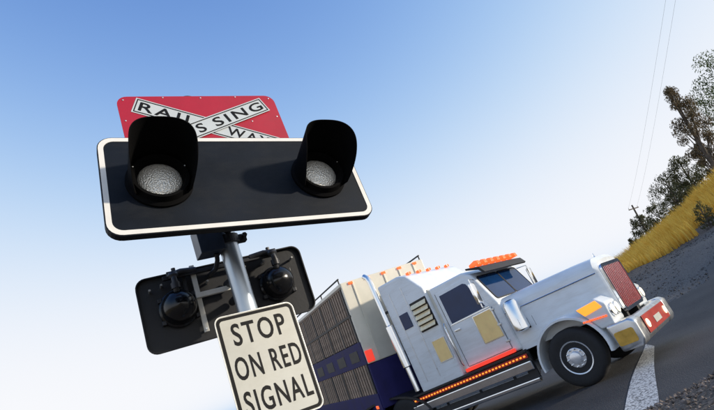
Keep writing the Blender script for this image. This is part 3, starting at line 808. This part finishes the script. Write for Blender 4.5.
# grille with chrome surround
bm = BM(); ring(bm, rrect(1.24, 0.94, 0.10, 1.25, 1.35), rrect(1.12, 0.82, 0.07, 1.25, 1.35), -1.04, -0.98, 'y'); gr = obj('grille', bm, 'chrome', tk)
bm = BM(); box(bm, 0.69, 1.81, -1.008, -0.994, 0.93, 1.77); obj('grille_mesh', bm, 'darkred', gr)
for k in range(11):
    x = 0.76 + k * 0.098; bm = BM(); box(bm, x - 0.008, x + 0.008, -1.035, -1.01, 0.93, 1.77, 0.004); obj('grille_bar', bm, 'chrome', gr)

# guards over the steer wheels
for sx in (-1, 1):
    X_ = (lambda x: x) if sx < 0 else MIR
    ro, ri, cy, cz = 0.70, 0.645, 0.0, 0.56
    outer = [(cy + ro * math.cos(rad(a)) * 1.0, cz + ro * math.sin(rad(a))) for a in range(-8, 196, 8)]
    inner = [(cy + ri * math.cos(rad(a)), cz + ri * math.sin(rad(a))) for a in range(-8, 196, 8)]
    poly = outer + inner[::-1]
    b = BM(); n = len(outer)
    rows = []
    for x, k in ((0.02, 0.972), (0.05, 1.0), (0.70, 1.0)):
        rows.append([[b.verts.new((X_(x), cy + (p[0] - cy) * k, cz + (p[1] - cz) * k)) for p in outer]])
    inn = [[b.verts.new((X_(x), p[0], p[1])) for p in inner] for x in (0.02, 0.70)]
    R0, R1, R2 = rows[0][0], rows[1][0], rows[2][0]
    for k in range(n - 1):
        b.faces.new((R0[k], R0[k + 1], R1[k + 1], R1[k])); b.faces.new((R1[k], R1[k + 1], R2[k + 1], R2[k]))
        b.faces.new((inn[0][k], inn[0][k + 1], R0[k + 1], R0[k])); b.faces.new((inn[0][k], inn[1][k], inn[1][k + 1], inn[0][k + 1])); b.faces.new((inn[1][k], R2[k], R2[k + 1], inn[1][k + 1]))
    for e in (0, n - 1): b.faces.new((R0[e], R1[e], R2[e], inn[1][e], inn[0][e]))
    fd = obj('guard', b, 'paint', tk, True, 40)
    # nacelle with head lamp and indicator in front of the guard
    b = BM(); xa, xb = sorted((X_(0.03), X_(0.66)))
    prism(b, [(-0.93, 0.80), (-0.95, 1.18), (-0.81, 1.32), (-0.40, 1.27), (-0.56, 1.02), (-0.68, 0.80)], xa, xb, 'x', 0.04, 3)
    obj('headlamp_pod', b, 'paint', fd, True, 40)
    for x in (0.20, 0.46):
        b = BM(); lathe(b, [(0.115, -0.93), (0.115, -0.975), (0.098, -0.98), (0.095, -0.96)], 'y', 28, (X_(x), 0, 1.03)); hl = obj('headlamp', b, 'chrome', fd, True)
        b = BM(); lathe(b, [(0.096, -0.96), (0.07, -0.975), (0, -0.982)], 'y', 28, (X_(x), 0, 1.03)); obj('lens', b, 'headl', hl, True)
    b = BM(); xa, xb = sorted((X_(0.012), X_(0.05))); prism(b, [(-0.88, 1.14), (-0.82, 1.28), (-0.44, 1.25), (-0.53, 1.10)], xa, xb, 'x', 0.012); obj('indicator', b, 'amber', fd)
    b = BM()
    for k in range(9): box(b, *sorted((X_(0.008), X_(0.04))), -0.88 + k * 0.05, -0.845 + k * 0.05, 0.965 + k * 0.004, 0.995 + k * 0.004, 0.004)
    obj('side_marker_strip', b, 'amberred', fd)
bm = BM(); prism(bm, [(-1.17, 0.34), (-1.23, 0.42), (-1.23, 0.74), (-1.17, 0.80), (-1.05, 0.80), (-1.05, 0.34)], 0.04, 2.46, 'x', 0.02); bp = obj('bumper', bm, 'alu', tk)
for x in (0.03, 2.13):
    bm = BM(); prism(bm, [(-1.19, 0.33), (-1.242, 0.42), (-1.242, 0.75), (-1.15, 0.82), (-0.74, 0.82), (-0.80, 0.33)], x - 0.01, x + 0.35, 'x', 0.05, 3); be = obj('bumper_end', bm, 'alu', bp, True, 40)
    xs = (0.008, 0.03) if x < 1 else (2.47, 2.492)
    bm = BM(); prism(bm, rrect(0.34, 0.24, 0.04, -0.98, 0.55), xs[0], xs[1], 'x', 0.006); obj('side_reflector', bm, 'ochre', be)
bm = BM(); box(bm, 0.42, 2.08, -1.252, -1.235, 0.43, 0.74, 0.01); obj('front_stripe', bm, 'redpaint', bp)
bm = BM(); box(bm, 1.02, 1.48, -1.262, -1.253, 0.50, 0.62, 0.004); obj('number_plate', bm, 'stopface', bp)
for x in (0.56, 1.94):
    bm = BM(); lathe(bm, [(0.075, -1.235), (0.075, -1.265), (0.05, -1.275), (0, -1.278)], 'y', 20, (x, 0, 0.585)); obj('fog_lamp', bm, 'headl', bp, True)

# cab
bm = BM(); prism(bm, [(0.96, 1.0), (0.96, 1.99), (1.24, 2.74), (1.42, 2.87), (2.36, 2.90), (2.36, 1.0)], 0.20, 2.30, 'x', 0.055, 3)
cab = obj('cab', bm, 'paint', tk, True, 35)
d = Vector((0, 0.28, 0.75)).normalized(); nrm = Vector((0, -d.z, d.y))
for k, (x0, x1) in enumerate(((0.33, 1.225), (1.275, 2.17))):
    bm = BM(); prism(bm, rrect(x1 - x0, 0.60, 0.06, (x0 + x1) / 2, 0.40), -0.012, 0.004, 'y')
    for v in bm.verts: v.co = Vector((v.co.x, 0.96, 1.99)) + d * v.co.z - nrm * v.co.y
    obj('windscreen', bm, 'glass', cab)
    bm = BM(); ring(bm, rrect(x1 - x0 + 0.04, 0.64, 0.07, (x0 + x1) / 2, 0.40), rrect(x1 - x0 - 0.005, 0.595, 0.055, (x0 + x1) / 2, 0.40), -0.018, 0.002, 'y')
    for v in bm.verts: v.co = Vector((v.co.x, 0.96, 1.99)) + d * v.co.z - nrm * v.co.y
    obj('windscreen_seal', bm, 'black', cab)
bm = BM(); prism(bm, [(0.90, 2.66), (0.98, 2.80), (1.30, 2.90), (1.30, 2.86), (1.02, 2.75), (0.94, 2.64)], 0.22, 2.28, 'x', 0.006); vz = obj('sun_visor', bm, 'black', cab)
for k in range(7):
    x = 0.34 + k * (1.82 / 6); bm = BM(); prism(bm, [(0.98, 2.86), (1.00, 2.95), (1.06, 2.97), (1.22, 2.93), (1.22, 2.86)], x - 0.06, x + 0.06, 'x', 0.014); obj('marker_lamp', bm, 'amberred', cab, True)
for sx in (-1, 1):
    X_ = (lambda x: x) if sx < 0 else MIR
    def sidebox(bm, xa, xb, *a, **k):
        xa, xb = sorted((X_(xa), X_(xb))); return box(bm, xa, xb, *a, **k)
    def sideprism(bm, poly, xa, xb, bev=0.0):
        xa, xb = sorted((X_(xa), X_(xb))); return prism(bm, poly, xa, xb, 'x', bev)
    bm = BM(); sideprism(bm, [(1.14, 1.10), (1.14, 1.98), (1.36, 2.68), (1.46, 2.74), (2.24, 2.74), (2.24, 1.10)], 0.186, 0.22, 0.01)
    dr = obj('door', bm, 'paint', cab, True, 35)
    bm = BM(); sideprism(bm, [(1.24, 2.02), (1.43, 2.62), (1.50, 2.66), (2.16, 2.66), (2.16, 2.02)], 0.180, 0.21, 0.004); obj('side_window', bm, 'glass', dr)
    bm = BM(); sidebox(bm, 0.176, 0.20, 1.17, 2.20, 1.985, 2.01, bev=0.004); obj('window_rail', bm, 'chrome', dr)
    bm = BM(); sidebox(bm, 0.160, 0.19, 2.02, 2.18, 1.84, 1.875, bev=0.008); obj('handle', bm, 'chrome', dr)
    bm = BM(); sideprism(bm, [(1.17, 1.38), (1.17, 1.95), (1.63, 1.95), (1.63, 1.38)], 0.178, 0.19, 0.003); dp = obj('door_panel', bm, 'yellow', dr)
    bm = BM(); xa, xb = sorted((X_(0.174), X_(0.188))); ring(bm, rrect(0.49, 0.60, 0.02, 1.40, 1.665), rrect(0.455, 0.565, 0.012, 1.40, 1.665), xa, xb, 'x'); obj('panel_frame', bm, 'chrome', dp)
    for z in (1.25, 1.60, 1.92):
        bm = BM(); sidebox(bm, 0.172, 0.20, 1.10, 1.19, z - 0.02, z + 0.02, bev=0.006); obj('hinge', bm, 'alu', dr)
    bm = BM(); sidebox(bm, 0.1845, 0.19, 2.243, 2.25, 1.10, 2.74); sidebox(bm, 0.1845, 0.19, 1.128, 1.135, 1.10, 1.98); sidebox(bm, 0.1845, 0.19, 1.13, 2.25, 1.088, 1.095); obj('door_gap', bm, 'black', dr)
    bm = BM(); tube(bm, [(X_(0.15), 2.33, 1.15), (X_(0.12), 2.33, 1.2), (X_(0.12), 2.33, 2.05), (X_(0.15), 2.33, 2.1)], 0.016, 8); obj('grab_rail', bm, 'chrome', cab, True)
    # mirror
    bm = BM(); tube(bm, [(X_(0.2), 1.22, 2.62), (X_(-0.16), 1.12, 2.62), (X_(-0.16), 1.12, 2.02), (X_(0.2), 1.22, 2.02)], 0.014, 8); mi = obj('mirror', bm, 'chrome', cab, True)
    bm = BM(); sidebox(bm, -0.25, -0.08, 1.08, 1.15, 2.10, 2.54, bev=0.025); obj('mirror_head', bm, 'chrome', mi, True)
    # air cleaner on the cowl
    bm = BM(); lathe(bm, [(0, 1.30), (0.10, 1.30), (0.155, 1.34), (0.155, 1.86), (0.12, 1.92), (0.06, 1.94), (0, 1.94)], 'z', 28, (X_(0.16), 0.72, 0)); obj('air_cleaner', bm, 'chrome', tk, True, 40)

# sleeper
bm = BM(); prism(bm, [(2.42, 0.95), (2.42, 3.0), (2.72, 3.42), (2.95, 3.52), (3.62, 3.54), (3.62, 0.95)], 0.12, 2.38, 'x', 0.06, 3)
sl = obj('sleeper', bm, 'paint', tk, True, 35)
for sx in (-1, 1):
    X_ = (lambda x: x) if sx < 0 else MIR
    for y in (2.98, 3.36):
        bm = BM(); xa, xb = sorted((X_(0.112), X_(0.13))); box(bm, xa, xb, y - 0.008, y + 0.008, 1.15, 3.25, 0.002); obj('seam_strip', bm, 'alu', sl)
    bm = BM(); xa, xb = sorted((X_(0.104), X_(0.13))); prism(bm, [(2.46, 1.40), (2.46, 1.86), (2.80, 1.86), (2.80, 1.40)], xa, xb, 'x', 0.004); ld = obj('locker_door', bm, 'yellow', sl)
    xa, xb = sorted((X_(0.101), X_(0.125))); bm = BM(); ring(bm, rrect(0.37, 0.49, 0.02, 2.63, 1.63), rrect(0.335, 0.455, 0.012, 2.63, 1.63), xa, xb, 'x'); obj('locker_frame', bm, 'alu', ld)
    for y in (2.46, 2.90, 3.56):
        for k in range(16):
            bm = BM(); lathe(bm, [(0.009, 0.121), (0.008, 0.1165), (0, 0.1145)] if sx < 0 else [(0.009, 2.379), (0.008, 2.3835), (0, 2.3855)], 'x', 6, (0, y, 1.08 + k * 0.13)); obj('rivet', bm, 'alu', sl)
    bm = BM(); xa, xb = sorted((X_(0.100), X_(0.13))); box(bm, xa, xb, 2.45, 2.93, 2.13, 2.82, 0.008); lp = obj('louvre_panel', bm, 'black', sl)
    for k in range(5):
        z = 2.20 + k * 0.125; bm = BM(); xa, xb = sorted((X_(0.06), X_(0.10)))
        prism(bm, [(X_(0.045), z - 0.03), (X_(0.098), z + 0.065), (X_(0.108), z + 0.055), (X_(0.058), z - 0.038)], 2.47, 2.91, 'y'); obj('louvre', bm, 'warmlouvre', lp)
    bm = BM(); xa, xb = sorted((X_(0.10), X_(0.13))); box(bm, xa, xb, 3.08, 3.34, 2.35, 2.70, 0.01); obj('sleeper_window', bm, 'glass', sl)
for k in range(5):
    x = 0.4 + k * 0.425; bm = BM(); box(bm, x - 0.05, x + 0.05, 2.74, 2.84, 3.46, 3.52, 0.012); obj('marker_lamp', bm, 'amberred', sl)
# cream cowl closing the gap between cab and sleeper
bm = BM(); prism(bm, [(2.33, 1.02), (2.33, 2.86), (2.44, 2.95), (2.44, 1.02)], 0.215, 2.285, 'x', 0.01); obj('gap_fairing', bm, 'paint2', tk)
for x in (0.10, 2.40):
    bm = BM(); tube(bm, [(x, 3.72, 1.05), (x, 3.72, 3.75), (x, 3.75, 3.86), (x, 3.83, 3.94)], 0.065, 18); ex = obj('exhaust_stack', bm, 'chrome', tk, True, 60)
    bm = BM(); lathe(bm, [(0.075, 1.6), (0.10, 1.62), (0.10, 2.6), (0.075, 2.62)], 'z', 24, (x, 3.72, 0)); obj('heat_shield', bm, 'chrome', ex, True)
    bm = BM(); box(bm, min(x, 1.25) if x < 1 else 2.2, 0.3 if x < 1 else x, 3.60, 3.74, 2.9, 2.94); obj('stay', bm, 'black', ex)

# tanks, steps, light strips along each side
for sx in (-1, 1):
    X_ = (lambda x: x) if sx < 0 else MIR
    bm = BM(); lathe(bm, [(0, 1.02), (0.26, 1.02), (0.30, 1.05), (0.30, 3.45), (0.26, 3.48), (0, 3.48)], 'y', 36, (X_(0.40), 0, 0.66)); tank = obj('fuel_tank', bm, 'alu', tk, True, 40)
    for y in (1.35, 2.2, 3.1):
        bm = BM(); lathe(bm, [(0.302, y - 0.03), (0.309, y - 0.03), (0.309, y + 0.03), (0.302, y + 0.03)], 'y', 36, (X_(0.40), 0, 0.66)); obj('strap', bm, 'black', tank, True)
    def sb(xa, xb, y0, y1, z0, z1, bev=0.0):
        bm = BM(); xa, xb = sorted((X_(xa), X_(xb))); return box(bm, xa, xb, y0, y1, z0, z1, bev)
    obj('side_rail', sb(0.05, 0.16, 0.86, 3.95, 0.94, 0.985, 0.006), 'black', tk)
    obj('red_stripe', sb(0.085, 0.18, 1.08, 2.30, 1.005, 1.075, 0.008), 'redlamp', tk)
    bm = BM()
    for k in range(36):
        xa, xb = sorted((X_(0.035), X_(0.06))); box(bm, xa, xb, 0.90 + k * 0.084, 0.94 + k * 0.084, 0.855, 0.885, 0.005, 1)
    tag(obj('marker_light_strip', bm, 'amber', tk), kind='stuff')
    obj('strip_backing', sb(0.06, 0.08, 0.86, 3.95, 0.83, 0.91), 'redpaint', tk)
    obj('skirt', sb(0.03, 0.09, 0.84, 3.98, 0.60, 0.77, 0.02), 'chrome', tk)
    obj('lower_step', sb(0.02, 0.12, 0.82, 4.0, 0.36, 0.44, 0.02), 'chrome', tk)
    obj('step_back', sb(0.12, 0.16, 0.84, 3.98, 0.40, 0.93), 'black', tk)
    # rear mudguards
    outer = [(4.9 + 1.42 * math.cos(rad(a)), 0.55 + 0.62 * math.sin(rad(a)) if True else 0) for a in range(0, 181, 10)]
    bm = BM(); inner = [(4.9 + (y - 4.9) * 0.97, z - 0.045) for y, z in outer]
    xa, xb = sorted((X_(0.02), X_(0.65))); prism(bm, outer + inner[::-1], xa, xb, 'x'); obj('rear_mudguard', bm, 'black', tk, True, 30)

# ------------------------------------------------------------------ livestock trailer
tr = empty('livestock_trailer', road_frame(TRAILER, 0.013 - TPITCH * 4.8), 'double-deck livestock trailer with grey-brown slatted sides and navy bands behind the truck', 'trailer')
LEN, TOP = 13.0, 4.08
bm = BM()
for x in (0.75, 1.65): box(bm, x, x + 0.1, 0.2, LEN, 0.98, 1.18)
box(bm, 0.04, 2.46, 0.0, LEN, 1.18, 1.26)
obj('chassis', bm, 'black', tr)
bm = BM(); box(bm, 0.06, 2.44, 0.06, LEN - 0.06, 1.26, 2.5); box(bm, 0.06, 2.44, 0.06, LEN - 0.06, 2.52, TOP - 0.06); obj('inner_body', bm, 'innerdark', tr)
bm = BM(); box(bm, 0.03, 2.47, -0.05, 0.055, 2.05, TOP, 0.02); fw = obj('front_wall', bm, 'paint2', tr)
for k in range(5):
    x = 0.35 + 0.45 * k; bm = BM(); box(bm, x - 0.02, x + 0.02, -0.075, -0.048, 2.1, TOP - 0.05, 0.005); obj('rib', bm, 'paint2', fw)
bm = BM(); box(bm, 0.03, 2.47, -0.045, 0.055, 1.0, 2.04, 0.02); obj('front_skirt', bm, 'navy', tr)
bm = BM(); box(bm, 0.02, 0.22, -0.09, -0.05, 2.08, 2.36, 0.02); obj('clearance_lamp', bm, 'redlamp', tr)
bm = BM(); box(bm, 2.28, 2.48, -0.09, -0.05, 2.08, 2.36, 0.02); obj('clearance_lamp', bm, 'redlamp', tr)
for x in (0.3, 0.77, 1.25, 1.73, 2.2):
    bm = BM(); box(bm, x - 0.06, x + 0.06, -0.09, -0.05, TOP - 0.09, TOP - 0.03, 0.012); obj('marker_lamp', bm, 'amberred', tr)
slat_mesh = {}
for sx in (-1, 1):
    X_ = (lambda x: x) if sx < 0 else MIR
    def sb(xa, xb, y0, y1, z0, z1, bev=0.0):
        bm = BM(); xa, xb = sorted((X_(xa), X_(xb))); return box(bm, xa, xb, y0, y1, z0, z1, bev)
    # decks: (z0, z1)
    for (z0, z1, nm) in ((2.62, 3.22, 'upper'), (3.28, 3.94, 'top'), (1.36, 2.06, 'lower')):
        n = 74
        b0 = sb(0.022, 0.05, -0.052, 0.052, z0, z1, 0.008)
        me_ = bpy.data.meshes.new('slat'); bmesh.ops.recalc_face_normals(b0, faces=b0.faces); b0.to_mesh(me_); b0.free(); me_.materials.append(M['brown'])
        for k in range(n):
            o = bpy.data.objects.new('slat', me_); COL.objects.link(o); o.parent = tr; o.location = (0, 0.14 + k * (LEN - 0.28) / (n - 1), 0)
    obj('upper_rail', sb(0.012, 0.06, 0, LEN, 3.94, 4.00, 0.006), 'brown', tr)
    obj('mid_rail', sb(0.012, 0.06, 0, LEN, 3.22, 3.28, 0.006), 'black', tr)
    obj('deck_band', sb(0.008, 0.06, 0, LEN, 2.06, 2.60, 0.008), 'navy', tr)
    for k in range(12):
        obj('vent_opening', sb(0.002, 0.03, 0.35 + k * 1.06, 0.35 + k * 1.06 + 0.62, 2.18, 2.44, 0.004), 'black', tr)
    obj('lower_band', sb(0.006, 0.06, 0, LEN, 0.88, 1.36, 0.01), 'navy', tr)
    for k in range(14): obj('post', sb(0.010, 0.06, 0.05 + k * (LEN - 0.18) / 13, 0.13 + k * (LEN - 0.18) / 13, 1.36, 3.96, 0.006), 'black', tr)
    # open top rail
    bm = BM(); tube(bm, [(X_(0.04), 0.02, TOP + 0.12), (X_(0.04), LEN - 0.05, TOP + 0.12)], 0.022, 8)
    for k in range(9): tube(bm, [(X_(0.04), 0.05 + k * (LEN - 0.15) / 8, TOP - 0.1), (X_(0.04), 0.05 + k * (LEN - 0.15) / 8, TOP + 0.12)], 0.018, 8)
    obj('top_rail', bm, 'black', tr)
    for k in range(4): obj('side_lamp', sb(-0.012, 0.02, 0.2 + k * 3.5, 0.34 + k * 3.5, 1.02, 1.09, 0.008), 'amberred', tr)
    for y in (9.0, 10.25, 11.5): wheel(tr, X_(0.03), y, side=-sx, dual=True)
bm = BM(); box(bm, 0.03, 2.47, LEN - 0.06, LEN, 0.9, TOP, 0.01); obj('rear_wall', bm, 'brown', tr)
bm = BM(); box(bm, 0.02, 2.48, 0.0, LEN, TOP - 0.08, TOP, 0.01); obj('roof', bm, 'paint2', tr)
bm = BM()
for y in (9.0, 10.25, 11.5): tube(bm, [(0.3, y, 0.52), (2.2, y, 0.52)], 0.07, 10); box(bm, 0.8, 1.7, y - 0.1, y + 0.1, 0.5, 1.0)
obj('axles', bm, 'black', tr)
for x in (0.6, 1.8):
    bm = BM(); box(bm, x, x + 0.1, 2.6, 2.7, 0.15, 1.2); box(bm, x - 0.06, x + 0.16, 2.52, 2.78, 0.10, 0.15); obj('landing_leg', bm, 'black', tr)

# ------------------------------------------------------------------ trees
def quad_cloud(name, centres, radii, n, size, mt, parent, squash=1.0, seed=0):
    r_ = np.random.default_rng(seed)
    c = np.array(centres); R = np.array(radii)
    k = r_.choice(len(c), n, p=(R ** 2) / (R ** 2).sum())
    d = r_.normal(size=(n, 3)); d /= np.linalg.norm(d, axis=1)[:, None]
    rr = R[k] * r_.random(n) ** 0.45
    P = c[k] + d * rr[:, None] * np.array([1, 1, squash])
    a = r_.normal(size=(n, 3)); a /= np.linalg.norm(a, axis=1)[:, None]; a[:, 2] -= 0.5
    b = np.cross(a, r_.normal(size=(n, 3))); b /= np.linalg.norm(b, axis=1)[:, None]
    s = size * (0.6 + 0.8 * r_.random(n))[:, None]
    V = np.stack([P - a * s * 1.3, P + b * s * 0.5, P + a * s * 1.3, P - b * s * 0.5], 1).reshape(-1, 3)
    F = (np.arange(n)[:, None] * 4 + np.arange(4)).tolist()
    me = bpy.data.meshes.new(name); me.from_pydata(V.tolist(), [], F)
    return link(name, me, mt, parent)

def tree(px_top, px_base, r, shape, mt, label, n, leaf, name='gum_tree', group='trees along the bank', seed=1, dead=False):
    """top and base pixels give direction, r the ground distance"""
    rd = random.Random(seed)
    v = ray(*px_base); a = math.atan2(v.x, v.y)
    x, y = r * math.sin(a), r * math.cos(a); z0 = tz(x, y) - 0.1
    vt = ray(*px_top); zt = CAM.z + r * vt.z / math.hypot(vt.x, vt.y)
    H = zt - z0
    root = empty(name, Matrix.Translation((x, y, z0)), label, 'shrub' if name == 'shrub' else 'tree', group)
    # trunk with limbs; clump centres at the limb ends
    bm = BM(); cs, rs = [], []
    bend = rd.uniform(-0.05, 0.05) * H
    tp = [(bend * math.sin(t * 2.2), bend * 0.5 * math.sin(t * 3), H * 0.93 * t) for t in (0, 0.15, 0.3, 0.45, 0.6, 0.75, 0.9, 1.0)]
    r0_ = 0.022 * H + 0.03
    tube(bm, tp, [r0_ * (1 - 0.85 * i / 7) for i in range(8)], 8)
    for t, wr, cl in shape:              # (height fraction, crown half width fraction, clump radius fraction)
        k = max(3, int(wr * 22))
        for i in range(k):
            an = 2 * math.pi * (i + rd.random()) / k; rr = wr * H * rd.uniform(0.45, 1.05)
            e = (rr * math.cos(an), rr * math.sin(an), H * t * rd.uniform(0.93, 1.04))
            j = min(6, int(t * 6.0)); b0 = Vector(tp[max(0, j - 1)])
            mid = b0.lerp(Vector(e), 0.55) + Vector((0, 0, -0.03 * H))
            tube(bm, [b0, mid, e], [r0_ * 0.32, r0_ * 0.2, r0_ * 0.06], 5)
            cs.append(e); rs.append(cl * H * rd.uniform(0.7, 1.25))
    obj('trunk', bm, 'bark', root, True)
    quad_cloud('crown', cs, rs, n, leaf, mt, root, 0.85, seed)
    return root
tall = [(0.98, 0.02, 0.05), (0.9, 0.05, 0.06), (0.8, 0.08, 0.065), (0.7, 0.10, 0.07), (0.6, 0.115, 0.07), (0.5, 0.12, 0.07), (0.4, 0.11, 0.065), (0.3, 0.09, 0.06)]
bushy = [(0.95, 0.10, 0.10), (0.85, 0.20, 0.12), (0.7, 0.28, 0.13), (0.52, 0.32, 0.13), (0.35, 0.32, 0.12), (0.18, 0.30, 0.11)]
tree((679, 84), (718, 170), 46, tall, 'leaf_grey', 'tall sparse grey-brown gum tree rising highest over the grass bank', 7500, 0.06, seed=3)
tree((726, 48), (782, 150), 64, bushy, 'leaf_green', 'green leafy tree at the right picture edge with only its crown tip showing', 14000, 0.085, seed=4)
tree((681, 156), (699, 196), 50, bushy, 'leaf_dark', 'dark bushy gum tree left of the tall sparse tree', 5200, 0.062, seed=5)
tree((664, 174), (681, 211), 56, bushy, 'leaf_dark', 'dark rounded gum tree nearest the power pole on the bank', 4600, 0.065, seed=6)
tree((640, 213), (651, 240), 100, bushy, 'leaf_dark', 'small distant dark tree beside the power pole', 2600, 0.13, seed=7)
tree((633, 237), (637, 249), 105, bushy, 'leaf_dark', 'lowest small dark tree left of the power pole', 1600, 0.12, seed=8)
tree((700, 140), (722, 182), 60, tall, 'leaf_grey', 'sparse brown gum tree behind the tall tree at its right', 2600, 0.10, seed=9)
tree((672, 182), (689, 206), 62, bushy, 'leaf_dark', 'dark low tree filling the gap between the two dark gum trees', 2600, 0.09, seed=21)
tree((654, 203), (664, 226), 80, bushy, 'leaf_dark', 'small dark tree between the rounded gum tree and the distant one', 2200, 0.10, seed=22)
tree((700, 203), (708, 222), 27.5, bushy, 'leaf_dark', 'low dark green shrub at the foot of the grass bank', 900, 0.035, name='shrub', group='shrubs on the bank', seed=10)
tree((690, 186), (698, 202), 40, bushy, 'leaf_dark', 'small dark shrub on the crest under the bushy gum tree', 900, 0.05, name='shrub', group='shrubs on the bank', seed=12)

# ------------------------------------------------------------------ power pole and wires
rP = 100.0
v = ray(651, 240); a = math.atan2(v.x, v.y); px_, py_ = rP * math.sin(a), rP * math.cos(a); pz_ = tz(px_, py_)
vt = ray(632, 205); ptop = CAM.z + rP * vt.z / math.hypot(vt.x, vt.y)
pp = empty('power_pole', Matrix.Translation((px_, py_, pz_)) @ Matrix.Rotation(0.5, 4, 'Z'), 'distant leaning-looking wooden power pole with crossarm beyond the bank', 'power pole')
HP = ptop - pz_
bm = BM(); tube(bm, [(0, 0, -0.5), (0, 0, HP)], [0.20, 0.13], 12); obj('shaft', bm, 'wood', pp, True)
bm = BM(); box(bm, -1.3, 1.3, -0.07, 0.07, HP - 0.75, HP - 0.58, 0.01); obj('crossarm', bm, 'wood', pp)
for x in (-1.2, 1.2):
    bm = BM(); lathe(bm, [(0.05, HP - 0.58), (0.07, HP - 0.5), (0.05, HP - 0.42), (0.07, HP - 0.36), (0, HP - 0.33)], 'z', 10, (x, 0, 0)); obj('insulator', bm, 'white', pp, True)
for k, (x, pe) in enumerate(((-1.2, (662, -30)), (1.2, (672, -30)))):
    s0 = Matrix.Translation((px_, py_, pz_)) @ Matrix.Rotation(0.5, 4, 'Z') @ Vector((x, 0, HP - 0.36))
    ve = ray(*pe); e = CAM + ve * (13.5 / ve.z) * 1.0
    e2 = s0 + (e - s0) * 1.5
    pts = []
    for i in range(61):
        t = i / 60; p = s0.lerp(e2, t); p.z -= 1.6 * 4 * t * (1 - t) * 0.5
        pts.append(p)
    bm = BM(); tube(bm, pts, [0.009 - 0.005 * i / 60 for i in range(61)], 5)
    tag(obj('power_line', bm, 'wire', smooth=True), ('left', 'right')[k] + ' one of the two thin overhead wires running up from the distant power pole', 'power line', 'overhead power lines')
